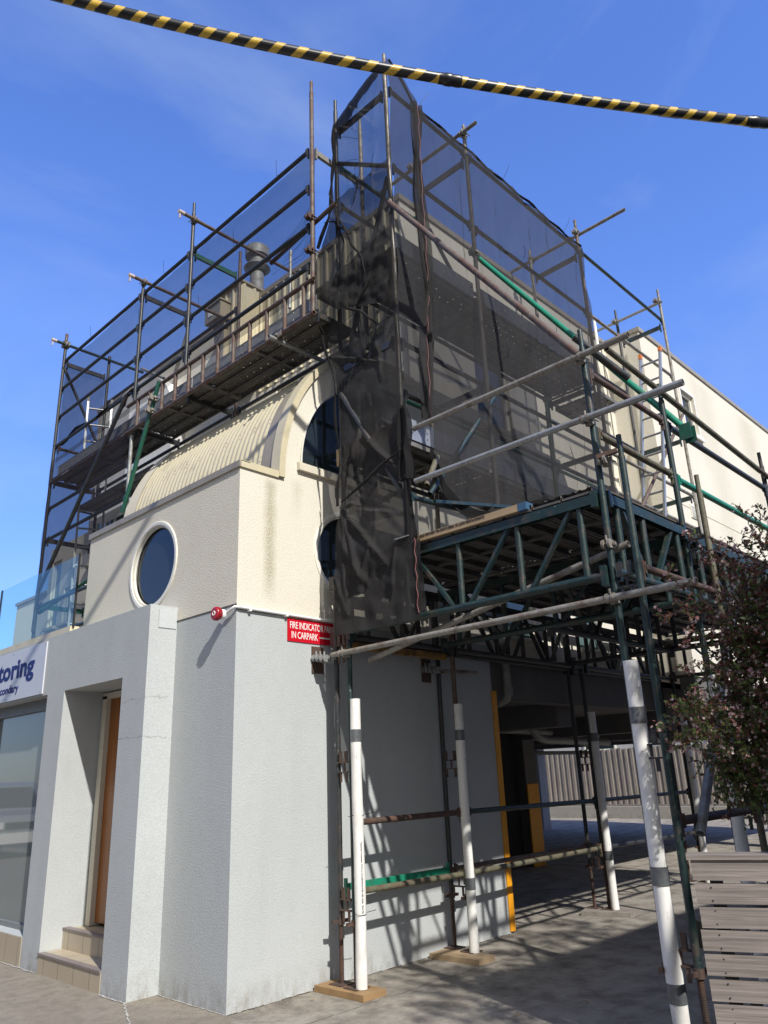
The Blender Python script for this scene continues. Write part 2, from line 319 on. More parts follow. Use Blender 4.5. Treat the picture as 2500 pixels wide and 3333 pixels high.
# ------------------------------------------------------------------ mesh builder
class MB:
    def __init__(s): s.v = []; s.f = []; s.sm = []
    def add(s, vs, fs, smooth=False):
        o = len(s.v); s.v += [tuple(v) for v in vs]; s.f += [tuple(i+o for i in f) for f in fs]; s.sm += [smooth]*len(fs)
    def box(s, x0, y0, z0, x1, y1, z1):
        x0, x1 = sorted((x0, x1)); y0, y1 = sorted((y0, y1)); z0, z1 = sorted((z0, z1))
        s.add([(x0, y0, z0), (x1, y0, z0), (x1, y1, z0), (x0, y1, z0), (x0, y0, z1), (x1, y0, z1), (x1, y1, z1), (x0, y1, z1)],
              [(0, 3, 2, 1), (4, 5, 6, 7), (0, 1, 5, 4), (1, 2, 6, 5), (2, 3, 7, 6), (3, 0, 4, 7)]); return s
    def obox(s, c, ax, ay, az, hx, hy, hz):
        c = Vector(c); ax, ay, az = Vector(ax)*hx, Vector(ay)*hy, Vector(az)*hz
        P = [c+i*ax+j*ay+k*az for k in (-1, 1) for (i, j) in ((-1, -1), (1, -1), (1, 1), (-1, 1))]
        s.add(P, [(0, 3, 2, 1), (4, 5, 6, 7), (0, 1, 5, 4), (1, 2, 6, 5), (2, 3, 7, 6), (3, 0, 4, 7)]); return s
    def bar(s, p0, p1, w, h, up=(0, 0, 1)):
        p0, p1 = Vector(p0), Vector(p1); d = (p1-p0); l = d.length; d.normalize()
        u = Vector(up); r = d.cross(u)
        if r.length < 1e-3: r = d.cross(Vector((1, 0, 0)))
        r.normalize(); u = r.cross(d)
        s.obox((p0+p1)/2, d, r, u, l/2, w/2, h/2); return s
    def tube(s, p0, p1, r, n=14, r1=None, wall=.004, hollow=True):
        p0, p1 = Vector(p0), Vector(p1); d = (p1-p0).normalized()
        a = d.cross(Vector((0, 0, 1)));
        if a.length < 1e-3: a = Vector((1, 0, 0))
        a.normalize(); b = d.cross(a); r1 = r if r1 is None else r1
        R = lambda p, rr: [p+(a*cos(2*pi*i/n)+b*sin(2*pi*i/n))*rr for i in range(n)]
        s.add(R(p0, r)+R(p1, r1), [(i, (i+1) % n, n+(i+1) % n, n+i) for i in range(n)], True)
        for p, rr, sg in ((p0, r, 1), (p1, r1, -1)):
            if hollow and rr > wall*2:
                q = p+d*(sg*min(.12, (p1-p0).length*.3))
                s.add(R(p, rr)+R(p, rr-wall), [(i, (i+1) % n, n+(i+1) % n, n+i) for i in range(n)])
                s.add(R(p, rr-wall)+R(q, rr-wall), [(i, (i+1) % n, n+(i+1) % n, n+i) for i in range(n)], True)
                s.add(R(q, rr-wall), [tuple(range(n))])
            else: s.add(R(p, rr), [tuple(range(n))])
        return s
    def path(s, pts, r, n=8, closed=False):
        pts = [Vector(p) for p in pts]; rr = r if isinstance(r, (list, tuple)) else [r]*len(pts)
        rings = []; prev = None
        for i, p in enumerate(pts):
            d = (pts[min(i+1, len(pts)-1)]-pts[max(i-1, 0)]).normalized()
            if prev is None:
                a = d.cross(Vector((0, 0, 1)))
                if a.length < 1e-3: a = Vector((1, 0, 0))
            else: a = prev-d*prev.dot(d)
            a.normalize(); prev = a; b = d.cross(a)
            rings.append([p+(a*cos(2*pi*k/n)+b*sin(2*pi*k/n))*rr[i] for k in range(n)])
        fs = []
        for i in range(len(pts)-1):
            for k in range(n): fs.append((i*n+k, i*n+(k+1) % n, (i+1)*n+(k+1) % n, (i+1)*n+k))
        s.add([v for R in rings for v in R], fs, True)
        s.add(rings[0], [tuple(range(n))]); s.add(rings[-1], [tuple(range(n))]); return s
    def grid(s, nu, nv, fn, smooth=True):
        vs = [fn(i/nu, j/nv) for j in range(nv+1) for i in range(nu+1)]
        fs = [(j*(nu+1)+i, j*(nu+1)+i+1, (j+1)*(nu+1)+i+1, (j+1)*(nu+1)+i) for j in range(nv) for i in range(nu)]
        s.add(vs, fs, smooth); return s
    def poly_hole(s, to3, outer, inner, cen):
        """planar face between a convex outer outline and an inner hole outline (2-D lists), star-shaped about cen"""
        ang = lambda p: math.atan2(p[1]-cen[1], p[0]-cen[0]) % (2*pi)
        def cast(a):
            dx, dy = cos(a), sin(a); best = None
            for i in range(len(outer)):
                p, q = outer[i], outer[(i+1) % len(outer)]; ex, ey = q[0]-p[0], q[1]-p[1]
                den = dx*ey-dy*ex
                if abs(den) < 1e-12: continue
                t = ((p[0]-cen[0])*ey-(p[1]-cen[1])*ex)/den; u = ((p[0]-cen[0])*dy-(p[1]-cen[1])*dx)/den
                if t > 0 and -1e-6 <= u <= 1+1e-6 and (best is None or t < best): best = t
            return (cen[0]+dx*best, cen[1]+dy*best)
        inn = sorted(inner, key=ang); co = sorted(((ang(p), p) for p in outer))
        k = len(inn)
        for i in range(k):
            a0, a1 = ang(inn[i]), ang(inn[(i+1) % k]); a1u = a1+(2*pi if a1 <= a0 else 0)
            mid = [p for (a, p) in sorted([(a if a > a0 else a+2*pi, p) for a, p in co]) if a0+1e-6 < a < a1u-1e-6]
            ring = [inn[i], cast(a0)]+mid+[cast(a1), inn[(i+1) % k]]
            s.add([to3(*p) for p in ring], [tuple(range(len(ring)))])
        return s
    def build(s, name, mat, parent=None, loc=None, label=None):
        base = WL[parent] if parent is not None and loc is None else Vector(loc or (0, 0, 0))
        me = bpy.data.meshes.new(name)
        me.from_pydata([(v[0]-base.x, v[1]-base.y, v[2]-base.z) for v in s.v], [], s.f)
        me.polygons.foreach_set('use_smooth', s.sm)
        me.materials.append(mat); me.update()
        o = bpy.data.objects.new(name, me); COL.objects.link(o)
        if parent is not None:
            o.parent = parent; o.location = (base-WL[parent]) if loc is not None else (0, 0, 0); WL[o] = base
        else: o.location = base; WL[o] = base
        if label: o['label'] = label
        return o
WL = {}
def thing(name, label, cat, loc=(0, 0, 0), group=None):
    o = bpy.data.objects.new(name, None); COL.objects.link(o); o.location = loc; WL[o] = Vector(loc)
    o.empty_display_size = .1
    o['label'] = label; o['category'] = cat
    if group: o['group'] = group
    return o
def tag(o, label, cat, group=None):
    o['label'] = label; o['category'] = cat
    if group: o['group'] = group
    return o
def struct(o): o['kind'] = 'structure'; return o
def inst(src, parent, loc, name=None, rot=None):
    """copy a mesh object under a parent at a world position"""
    o = src.copy(); COL.objects.link(o); o.parent = parent; o.location = Vector(loc)-WL[parent]; WL[o] = Vector(loc)
    if rot is not None: o.rotation_euler = rot
    return o
def text(name, body, mat, parent, origin, xdir, ydir, size, sx=1.0, off=0.0, ext=.0015, space=1.0, fit=None):
    c = bpy.data.curves.new(name, 'FONT'); c.body = body; c.size = size; c.extrude = ext; c.offset = off; c.space_character = space
    c.resolution_u = 3
    t = bpy.data.objects.new(name, c); COL.objects.link(t)
    dg = bpy.context.evaluated_depsgraph_get(); me = bpy.data.meshes.new_from_object(t.evaluated_get(dg))
    bpy.data.objects.remove(t); bpy.data.curves.remove(c)
    X = Vector(xdir).normalized(); Y = Vector(ydir).normalized(); Z = X.cross(Y); O = Vector(origin)-WL[parent]
    if fit: sx = fit/max(v.co.x for v in me.vertices)
    for v in me.vertices:
        v.co = O+X*v.co.x*sx+Y*v.co.y+Z*v.co.z
    me.materials.clear(); me.materials.append(mat)
    o = bpy.data.objects.new(name, me); COL.objects.link(o); o.parent = parent; WL[o] = WL[parent]
    return o
XP = lambda x: (lambda y, z: (x, y, z))
YP = lambda y: (lambda x, z: (x, y, z))
def rect(a0, b0, a1, b1): return [(a0, b0), (a1, b0), (a1, b1), (a0, b1)]
def ell(cx, cz, a, b, n=48, t0=0, t1=2*pi): return [(cx+a*cos(t0+(t1-t0)*i/n), cz+b*sin(t0+(t1-t0)*i/n)) for i in range(n+(0 if t1-t0 > 6.2 else 1))]
def wall_grid(mb, to3, a0, b0, a1, b1, holes):
    """rectangular wall with rectangular holes"""
    A = sorted({a0, a1}|{h[0] for h in holes}|{h[2] for h in holes}); B = sorted({b0, b1}|{h[1] for h in holes}|{h[3] for h in holes})
    for i in range(len(A)-1):
        for j in range(len(B)-1):
            ca, cb = (A[i]+A[i+1])/2, (B[j]+B[j+1])/2
            if any(h[0] < ca < h[2] and h[1] < cb < h[3] for h in holes): continue
            mb.add([to3(A[i], B[j]), to3(A[i+1], B[j]), to3(A[i+1], B[j+1]), to3(A[i], B[j+1])], [(0, 1, 2, 3)])
def reveal(mb, to3a, to3b, outline, smooth=False):
    n = len(outline)
    mb.add([to3a(*p) for p in outline]+[to3b(*p) for p in outline], [(i, (i+1) % n, n+(i+1) % n, n+i) for i in range(n)], smooth)

# ------------------------------------------------------------------ setting
g = MB()
g.add([(-6.2, -400, 0), (400, -400, 0), (400, 400, 0), (-6.2, 400, 0)], [(0, 1, 2, 3)])
struct(g.build('ground', GROUND))
g = MB(); g.add([(-400, -400, -.13), (-6.0, -400, -.13), (-6.0, 400, -.13), (-400, 400, -.13)], [(0, 1, 2, 3)]); struct(g.build('road', ASPH))
g = MB(); g.box(-6.35, -400, -.3, -6.2, 400, .004); struct(g.build('kerb', CONC))
def wl(u, v):
    y = .94+u*30; x = -6.15+v*(5.86+.0) ; return (x, y, .004)
g = MB()
pts = []
g.add([(-6.15, -3.2, .004), (-3.0, -3.2, .004), (-1.2, -1.6, .004), (0.0, -.06, .004), (-.0, .94, .004), (-.28, .94, .004), (-.28, 60, .004), (-6.15, 60, .004)], [tuple(range(8))])
struct(g.build('footpath', PATHM))
g = MB()                                             # broken mortar seam where paving meets the walls
def seam(p0, p1, w, n, sd):
    p0, p1 = Vector(p0), Vector(p1); d = (p1-p0); nrm = Vector((-d.y, d.x, 0)).normalized(); rnd = random.Random(sd)
    a = []; b = []
    for i in range(n+1):
        q = p0+d*(i/n); j = rnd.uniform(-.5, .5)*w; ww = w*rnd.uniform(.15, .7)
        a.append((q+nrm*(j+ww))[:]); b.append((q+nrm*(j-ww))[:])
    for i in range(n):
        g.add([a[i], a[i+1], b[i+1], b[i]], [(0, 1, 2, 3)])
seam((0, -.012, .009), (3.5, -.012, .009), .014, 120, 1)
seam((-.012, 0, .009), (-.012, .94, .009), .012, 40, 2)
seam((-.3, .93, .009), (-.3, 1.36, .009), .02, 20, 3); seam((-.3, 2.58, .009), (-.3, 6, .009), .02, 60, 4)
seam((-.3, .93, .009), (-.62, .22, .009), .013, 40, 5); seam((-.62, .22, .009), (-.55, -.9, .009), .011, 50, 6)
struct(g.build('mortar_seam', MORTAR))

# ------------------------------------------------------------------ the corner building
B = thing('corner_building', 'two storey cream and grey rendered corner building with vaulted metal roof and undercroft car park', 'building')
VX, VZ, VA, VB = 2.0, 4.33, 1.56, 1.79                 # vault ellipse
def vaultpt(t, a=VA, b=VB): return (VX-a*cos(t), VZ+b*sin(t))
# lower grey walls
w = MB()
wall_grid(w, YP(0), 0, 0, 3.53, 2.985, [])
w.add([(0, 0, 0), (0, 0, 3.03), (0, .95, 3.03), (0, .95, 0)], [(0, 1, 2, 3)])
w.add([(3.53, 0, 0), (3.53, 13, 0), (3.53, 13, 2.985), (3.53, 0, 2.985)], [(0, 1, 2, 3)])
w.build('lower_wall', GREYP, B)
# projecting street door surround, opening y 1.37..2.585, z 0..2.545, shop window opening y 2.98.., z .28..2.545
s = MB(); X0 = -.28; ZT = 3.16
wall_grid(s, XP(X0), .94, 0, 9.0, ZT, [(1.37, -1, 2.585, 2.545), (2.985, .26, 8.6, 2.545)])
s.add([(X0, .94, 0), (X0, .94, ZT), (.0, .94, ZT), (.0, .94, 0)], [(0, 1, 2, 3)])
s.add([(X0, .94, ZT), (X0, 9, ZT), (.3, 9, ZT), (.3, .94, ZT)], [(0, 1, 2, 3)])
DX = .16
for y in (1.37, 2.585): s.add([(X0, y, 0), (DX+.1, y, 0), (DX+.1, y, 2.545), (X0, y, 2.545)], [(0, 1, 2, 3)])
s.add([(X0, 1.37, 2.545), (DX+.1, 1.37, 2.545), (DX+.1, 2.585, 2.545), (X0, 2.585, 2.545)], [(0, 1, 2, 3)])
s.add([(X0, 2.985, .26), (X0, 2.985, 2.545), (-.08, 2.985, 2.545), (-.08, 2.985, .26)], [(0, 1, 2, 3)])
s.add([(X0, 2.985, 2.545), (X0, 8.6, 2.545), (-.08, 8.6, 2.545), (-.08, 2.985, 2.545)], [(0, 1, 2, 3)])
s.add([(X0, 2.985, .26), (X0, 8.6, .26), (-.08, 8.6, .26), (-.08, 2.985, .26)], [(0, 1, 2, 3)])
s.build('door_surround', GREYP, B)
p = MB(); p.box(-.02, .73+.21, 2.93, .0, .94, 2.93); 
pl_ = MB(); pl_.box(-.19, .932, 2.955, -.012, .939, 3.125)
pl_.build('cover_plate', plain('pale_cover_plate', (.50, .53, .54), .5, .1), B)
# door, frame
d = MB()
for i in range(5): d.box(DX+.02, 1.40+i*.216, .37, DX+.07, 1.40+i*.216+.208, 2.47)
door = d.build('door', WOODD, B)
f = MB(); f.box(DX-.03, 2.47, .34, DX+.08, 2.56, 2.50); f.box(DX-.03, 1.372, .34, DX+.08, 1.40, 2.50); f.box(DX-.03, 1.372, 2.47, DX+.08, 2.56, 2.53)
f.box(DX+.0, 2.56, .0, DX+.09, 2.584, 2.54)
f.build('door_frame', CREAM2, B)
k = MB(); k.box(DX+.08, 1.38, .3, DX+.1, 2.58, 2.54); k.build('door_backing', DARK, B)
st = MB(); st.box(X0-.005, 1.372, .0, .16, 2.583, .155); o1 = st.build('step', TILE, B)
n_ = MB(); n_.box(X0-.015, 1.372, .155, X0+.05, 2.583, .172); n_.box(X0+.05, 1.372, .155, -.06, 2.583, .168); n_.build('nosing', NOSE, o1)
t_ = MB(); t_.box(X0+.055, 1.375, .168, -.062, 2.58, .171); t_.build('tread', TILE, o1)
st = MB(); st.box(-.07, 1.372, .155, .3, 2.583, .335); o2 = st.build('step', TILE, B)
n_ = MB(); n_.box(-.078, 1.372, .335, -.01, 2.583, .35); n_.build('nosing', NOSE, o2)
# shop window
f = MB(); f.box(-.14, 2.985, .26, -.08, 3.03, 2.545); f.box(-.14, 4.72, .26, -.08, 4.78, 2.545); f.box(-.14, 3.03, 2.42, -.08, 8.6, 2.545); f.box(-.14, 3.03, .26, -.08, 8.6, .31)
sw = f.build('shop_window', plain('grey_window_frame', (.20, .21, .21), .5), B)
q = MB(); q.add([(-.10, 2.99, .27), (-.10, 8.6, .27), (-.10, 8.6, 2.5), (-.10, 2.99, 2.5)], [(0, 1, 2, 3)]); q.build('pane', GLASSS, sw)
s2 = MB(); s2.box(-.285, 2.99, .0, -.12, 8.6, .255); s2.build('window_plinth', TILE, B)

sh_ = MB(); sh_.box(-.004, .0, 3.022, .0, .94, 3.034); sh_.box(-.004, -.004, 2.983, .84, .0, 2.99); sh_.box(-.006, -.004, 2.99, 0, 0, 3.03); sh_.build('seam_shadow_strip', plain('seam_shadow_dark', (.10, .095, .08), .8, .5, 40), B)  # dark strip: cream and grey seam with its gap shadow coloured in
# cream block, street face with round window
HR = .40
w = MB(); RC = (1.45, 3.675); R2C = (1.325, 3.675)
w.poly_hole(XP(0), rect(0, 3.03, 2.9, 4.29), ell(RC[0], RC[1], HR, HR, 56), RC)
w.add([(0, 2.9, 3.03), (0, 2.9, 4.33), (2.38, 2.9, 4.33), (2.38, 2.9, 3.03)], [(0, 1, 2, 3)])
wall_grid(w, YP(0), 0, 2.985, .45, 4.29, [])
w.poly_hole(YP(0), rect(.45, 2.985, 2.38, 4.34), ell(R2C[0], R2C[1], HR, HR, 56), R2C)
# arch wall with half arched window
arch_in = [(.72, 4.49)]+[(VX-1.28*cos(t), 4.52+1.22*sin(t)) for t in [i*(math.acos((VX-1.87)/1.28))/22 for i in range(23)]]+[(1.87, 4.49)]
arch_out = [(.45, 4.34)]+[vaultpt(t) for t in [.02+i*(pi/2+.245-.02)/24 for i in range(25)]]
arch_out = [p_ for p_ in arch_out if p_[0] < 2.38]+[(2.38, 6.0), (2.38, 4.34)]
w.poly_hole(YP(0), arch_out, arch_in, (1.45, 4.9))
w.build('block_wall', CREAM, B)
w = MB(); w.add([(0, 0, 4.34), (0, 2.9, 4.34), (.45, 2.9, 4.33), (.45, 0, 4.33)], [(0, 1, 2, 3)]); w.build('gutter', BEIGEM, B)
fl = MB(); fl.box(-.02, -.02, 4.29, .0, 2.92, 4.345); fl.box(-.02, -.02, 4.345, .10, 2.92, 4.352); fl.build('street_flashing', BEIGEM, B)
fl = MB(); fl.box(.0, -.02, 4.29, .43, .0, 4.35); fl.box(0, -.02, 4.35, .43, .12, 4.357); fl.build('side_flashing', WCREAM, B)
def ring_frame(to, cen, r0, r1, d0, d1, name, mat, parent, n=64):
    mb = MB()
    prof = [(r1, d0), (r1, d0-.009), (r1-.01, d0-.013), (r0+.022, d0-.011), (r0+.016, d0+.008), (r0, d0+.012), (r0, d1)]
    for i in range(len(prof)-1):
        (ra, da), (rb, db) = prof[i], prof[i+1]
        vs = [to(cen[0]+ra*cos(2*pi*k/n), cen[1]+ra*sin(2*pi*k/n), da) for k in range(n)]+[to(cen[0]+rb*cos(2*pi*k/n), cen[1]+rb*sin(2*pi*k/n), db) for k in range(n)]
        mb.add(vs, [(k, (k+1) % n, n+(k+1) % n, n+k) for k in range(n)], i == 4 or i == 0)
    return mb.build(name, mat, parent)
tox = lambda a, b, dd: (dd, a, b)
toy = lambda a, b, dd: (a, dd, b)
for to, cen in ((tox, RC), (toy, R2C)):
    fr_ = ring_frame(to, cen, HR-.005, HR+.055, 0, .045, 'round_window', WHITEF, B)
    ring = MB(); n = 64
    ring.add([to(cen[0]+(HR-.005)*cos(2*pi*k/n), cen[1]+(HR-.005)*sin(2*pi*k/n), .035) for k in range(n)]+[to(cen[0]+(HR-.02)*cos(2*pi*k/n), cen[1]+(HR-.02)*sin(2*pi*k/n), .035) for k in range(n)],
             [(k, (k+1) % n, n+(k+1) % n, n+k) for k in range(n)]); ring.build('gasket', DARK, fr_)
    pn = MB(); pn.add([to(cen[0]+(HR-.02)*cos(2*pi*k/n), cen[1]+(HR-.02)*sin(2*pi*k/n), .042) for k in range(n)], [tuple(range(n))]); pn.build('pane', GLASS, fr_)
# arched window frame, pane, sill
fr_ = MB(); reveal(fr_, YP(-.012), YP(.10), arch_in)
ai2 = [(1.45+(a-1.45)*.955, 4.9+(b_-4.9)*.955) for a, b_ in arch_in]; ao2 = [(1.45+(a-1.45)*1.03, 4.9+(b_-4.9)*1.03) for a, b_ in arch_in]
n = len(arch_in)
for A_, B_, y_ in ((ao2, arch_in, -.012), (arch_in, ai2, .07)):
    fr_.add([YP(y_)(*p) for p in A_]+[YP(y_)(*p) for p in B_], [(i, (i+1) % n, n+(i+1) % n, n+i) for i in range(n)])
fr_.box(1.58, .06, 4.5, 1.62, .10, 5.8)
aw = fr_.build('arched_window', WHITEF, B)
pn = MB(); pn.add([YP(.09)(*p) for p in arch_in], [tuple(range(n))]); pn.build('pane', GLASS, aw)
sl = MB(); sl.box(.66, -.045, 4.43, 1.95, .06, 4.495); sl.box(.66, -.03, 4.495, 1.95, .08, 4.515); sl.build('sill', CREAM2, aw)
# vault roof: corrugated sheet between flat end bands
def vsurf(y0, y1, a, b, nu, nv, rib=0, t0=.0, t1=pi*.6):
    def fn(u, v):
        t = t0+(t1-t0)*v; y = y0+(y1-y0)*u; r = rib*sin(2*pi*y/.086)
        return (VX-(a+r)*cos(t), y, VZ+(b+r)*sin(t))
    return nu, nv, fn
vr = MB(); vr.grid(*vsurf(.27, 2.87, VA-.02, VB-.02, 34*10, 36, .0062)); vault = vr.build('vault_roof', WCREAM, B)
fx = MB()
for t in (.16, .42, .68, .94):
    for j in range(10):
        y = .31+.258*j
        x_, z_ = VX-(VA-.005)*cos(t), VZ+(VB-.005)*sin(t); nn = Vector((-cos(t), 0, sin(t))); fx.tube(Vector((x_, y, z_)), Vector((x_, y, z_))+nn*.007, .0055, 8, hollow=False)
fx.build('roof_screw', BEIGEM, vault)
for (y0, y1, lab) in ((.0, .29, 0), (2.85, 3.12, 1)):
    e = MB(); e.grid(*vsurf(y0, y1, VA-.008, VB-.008, 2, 40)); e.build('edge_flashing', BEIGEM if not lab else CREAM2, vault)
bg_ = MB()                                            # barge trim following the arch on the side wall
N_ = 60
def band(a0, b0, a1, b1, y, t0=-.015, t1=pi*.62):
    V = [(VX-a0*cos(t0+(t1-t0)*i/N_), y, VZ+b0*sin(t0+(t1-t0)*i/N_)) for i in range(N_+1)]+[(VX-a1*cos(t0+(t1-t0)*i/N_), y, VZ+b1*sin(t0+(t1-t0)*i/N_)) for i in range(N_+1)]
    bg_.add(V, [(i, i+1, N_+2+i, N_+1+i) for i in range(N_)])
def strip(a, b, y0, y1, t0=-.015, t1=pi*.62):
    V = [(VX-a*cos(t0+(t1-t0)*i/N_), y0, VZ+b*sin(t0+(t1-t0)*i/N_)) for i in range(N_+1)]+[(VX-a*cos(t0+(t1-t0)*i/N_), y1, VZ+b*sin(t0+(t1-t0)*i/N_)) for i in range(N_+1)]
    bg_.add(V, [(i, i+1, N_+2+i, N_+1+i) for i in range(N_)], True)
band(VA-.055, VB-.055, VA+.015, VB+.015, -.03); strip(VA-.055, VB-.055, -.03, .0); strip(VA+.015, VB+.015, -.03, .10); strip(VA+.015, VB+.015, .10, .102); band(VA+.015, VB+.015, VA-.01, VB-.01, .10)
bg_.build('barge_trim', WCREAM, vault)
ev = MB(); ev.add([(.44, 3.11, 4.0)]+[(vaultpt(t)[0]+.01, 3.11, vaultpt(t)[1]-.01) for t in [i*1.9/30 for i in range(31)]]+[(2.4, 3.11, 4.0)], [tuple(range(33))]); ev.build('vault_end_wall', CREAM, B)

# tall block
w = MB(); XT = 2.38
holes = [(3.74, 5.95, 4.52, 7.15), (3.95, 3.12, 4.62, 3.95), (5.6, 3.12, 6.3, 3.95)]
wall_grid(w, YP(0), XT, 2.985, 7.74, 8.72, [h for h in holes])
wall_grid(w, YP(0), 3.53, 2.80, 7.74, 2.985, [])
for h in holes: reveal(w, YP(0), YP(.09), rect(*h))
wh = [(.35, 5.9, 2.55, 7.0), (6.75, 5.5, 8.15, 7.45), (8.75, 4.55, 9.1, 5.25), (9.35, 4.55, 9.75, 5.9)]
wall_grid(w, XP(XT), 0, 3.0, 8.3, 8.72, wh[:2]); wall_grid(w, XP(XT), 8.3, 3.0, 9.9, 6.2, wh[2:]); wall_grid(w, XP(XT), 9.9, 3.0, 11.4, 5.3, [])
for h in wh: reveal(w, XP(XT), XP(XT+.08), rect(*h))
w.add([(XT, 8.3, 3), (XT, 8.3, 8.72), (14.5, 8.3, 8.72), (14.5, 8.3, 3)], [(0, 1, 2, 3)]); w.add([(XT, 9.9, 3), (XT, 9.9, 6.2), (14.5, 9.9, 6.2), (14.5, 9.9, 3)], [(0, 1, 2, 3)]); w.add([(XT, 11.4, 3), (XT, 11.4, 5.3), (14.5, 11.4, 5.3), (14.5, 11.4, 3)], [(0, 1, 2, 3)])
w.add([(XT, 8.3, 6.2), (14.5, 8.3, 6.2), (14.5, 9.9, 6.2), (XT, 9.9, 6.2)], [(0, 1, 2, 3)]); w.add([(XT, 9.9, 5.3), (14.5, 9.9, 5.3), (14.5, 11.4, 5.3), (XT, 11.4, 5.3)], [(0, 1, 2, 3)])
w.add([(14.5, 0, 2.4), (14.5, 8.3, 2.4), (14.5, 8.3, 8.72), (14.5, 0, 8.72)], [(0, 1, 2, 3)])
w.build('tall_wall', CREAM, B)
pc = MB(); pc.box(XT-.03, -.03, 8.70, XT+.16, 8.33, 8.78); pc.box(XT-.03, 9.88, 5.3, XT+.16, 11.43, 5.36); pc.box(XT+.16, -.03, 8.70, 7.76, .16, 8.78); pc.build('parapet_cap', BEIGEM, B)
rf = MB(); rf.add([(XT, 0, 8.6), (14.5, 0, 8.6), (14.5, 8.3, 8.6), (XT, 8.3, 8.6)], [(0, 1, 2, 3)]); rf.build('roof', CONC, B)
def window(parent, to, a0, b0, a1, b1, d0, fw=.05, mull=(), glass=GLASS, sill=True, depth=.05, frame=WHITEF):
    def bx(mb, p0, q0, p1, q1, e0, e1):
        A_ = to(p0, q0, e0); B_ = to(p1, q1, e1); mb.box(*A_, *B_)
    mb = MB(); bx(mb, a0, b0, a0+fw, b1, d0, d0+depth); bx(mb, a1-fw, b0, a1, b1, d0, d0+depth); bx(mb, a0+fw, b0, a1-fw, b0+fw, d0, d0+depth); bx(mb, a0+fw, b1-fw, a1-fw, b1, d0, d0+depth)
    for m_ in mull: bx(mb, m_-fw/2, b0+fw, m_+fw/2, b1-fw, d0+.004, d0+depth)
    wdo = mb.build('window', frame, parent)
    pn = MB(); bx(pn, a0+.01, b0+.01, a1-.01, b1-.01, d0+depth*.6, d0+depth*.6+.006); pn.build('pane', glass, wdo)
    if sill:
        s_ = MB(); bx(s_, a0-.04, b0-.05, a1+.04, b0, d0-.12, d0+.01); s_.build('sill', CREAM2, wdo)
    return wdo
window(B, toy, 3.74, 5.95, 4.52, 7.15, .05, mull=(4.1,))
window(B, toy, 3.95, 3.12, 4.62, 3.95, .05, mull=(), glass=GLASST); window(B, toy, 5.6, 3.12, 6.3, 3.95, .05, mull=(), glass=GLASST)
window(B, tox, .35, 5.9, 2.55, 7.0, XT+.04, mull=(.75, 1.2, 1.65, 2.1), glass=GLASST)
window(B, tox, 6.75, 5.5, 8.15, 7.45, XT+.04, .07, mull=(7.35, 7.7), glass=GLASST)
window(B, tox, 8.75, 4.55, 9.1, 5.25, XT+.04, glass=GLASST); window(B, tox, 9.35, 4.55, 9.75, 5.9, XT+.04, glass=GLASST)
core = MB(); core.box(.25, .25, 3.1, 2.5, 2.75, 4.3); core.box(2.6, .25, 3.1, 7.6, 8.1, 8.5); core.box(2.6, 8.4, 3.1, 7.6, 9.8, 6.1); core.build('dark_interior', DARK, B)
# curved white relief with its own arched top on the street face
rl = MB(); out = [(5.0, 6.2)]+[(6.35-1.35*cos(t), 7.35+1.15*sin(t)) for t in [i*pi/30 for i in range(31)]]+[(7.7, 6.2)]
rl.add([XP(XT-.25)(*p) for p in out], [tuple(range(len(out)))]); reveal(rl, XP(XT-.25), XP(XT), out, True); rl.build('arched_relief', render_coat('white_render', (.80, .79, .76), (.74, .73, .70), .1), B)
# ribbed roof cladding and plant housing
cl = MB()
def ribbed(mb, to, a0, a1, b0, b1, d, out_):
    a = a0
    while a < a1-1e-6:
        e = min(a+.19, a1); P = [(a, d), (min(a+.02, e), d+out_*.022), (min(a+.05, e), d+out_*.022), (min(a+.07, e), d), (e, d)]
        for i in range(4): mb.add([to(P[i][0], b0, P[i][1]), to(P[i+1][0], b0, P[i+1][1]), to(P[i+1][0], b1, P[i+1][1]), to(P[i][0], b1, P[i][1])], [(0, 1, 2, 3)])
        a = e
ribbed(cl, tox, .05, 2.95, 7.05, 8.70, XT-.006, -1)
cl.build('ribbed_cladding', WCREAM, B)
hx, hy0, hy1 = 2.04, 2.97, 3.62
h = MB(); ribbed(h, tox, hy0, hy1, 7.2, 8.84, hx, -1); ribbed(h, toy, hx, XT+.6, 7.2, 8.84, hy0, -1)
h.add([(hx, hy0, 8.84), (hx, hy1, 8.84), (3.2, hy1, 8.84), (3.2, hy0, 8.84)], [(0, 1, 2, 3)]); h.add([(hx, hy1, 7.2), (3.2, hy1, 7.2), (3.2, hy1, 8.84), (hx, hy1, 8.84)], [(0, 1, 2, 3)])
h.add([(3.2, hy0, 8.6), (3.2, hy1, 8.6), (3.2, hy1, 8.84), (3.2, hy0, 8.84)], [(0, 1, 2, 3)])
hs_ = h.build('roof_housing', WCREAM, B)
cp = MB(); cp.box(hx-.035, hy0-.035, 8.83, 3.22, hy1+.03, 8.865); cp.build('housing_cap', BEIGEM, hs_)
hd = MB(); hd.box(1.86, 3.28, 8.33, 2.3, 3.70, 8.60); hd.box(1.84, 3.26, 8.60, 2.32, 3.72, 8.625); hd.box(1.98, 3.34, 7.3, 2.3, 3.60, 8.33); hd.build('vent_hood', BEIGEM, B)
lb = MB(); lb.box(1.852, 3.50, 8.42, 1.86, 3.60, 8.50); lb.build('hood_label', WHITE, B)
fu = MB(); fc = (2.62, 3.40)
fu.tube((*fc, 8.8), (*fc, 9.62), .115, 24, hollow=False)
fu.tube((*fc, 9.52), (*fc, 9.60), .14, 24, r1=.22, hollow=False); fu.tube((*fc, 9.60), (*fc, 9.63), .22, 24, r1=.20, hollow=False)
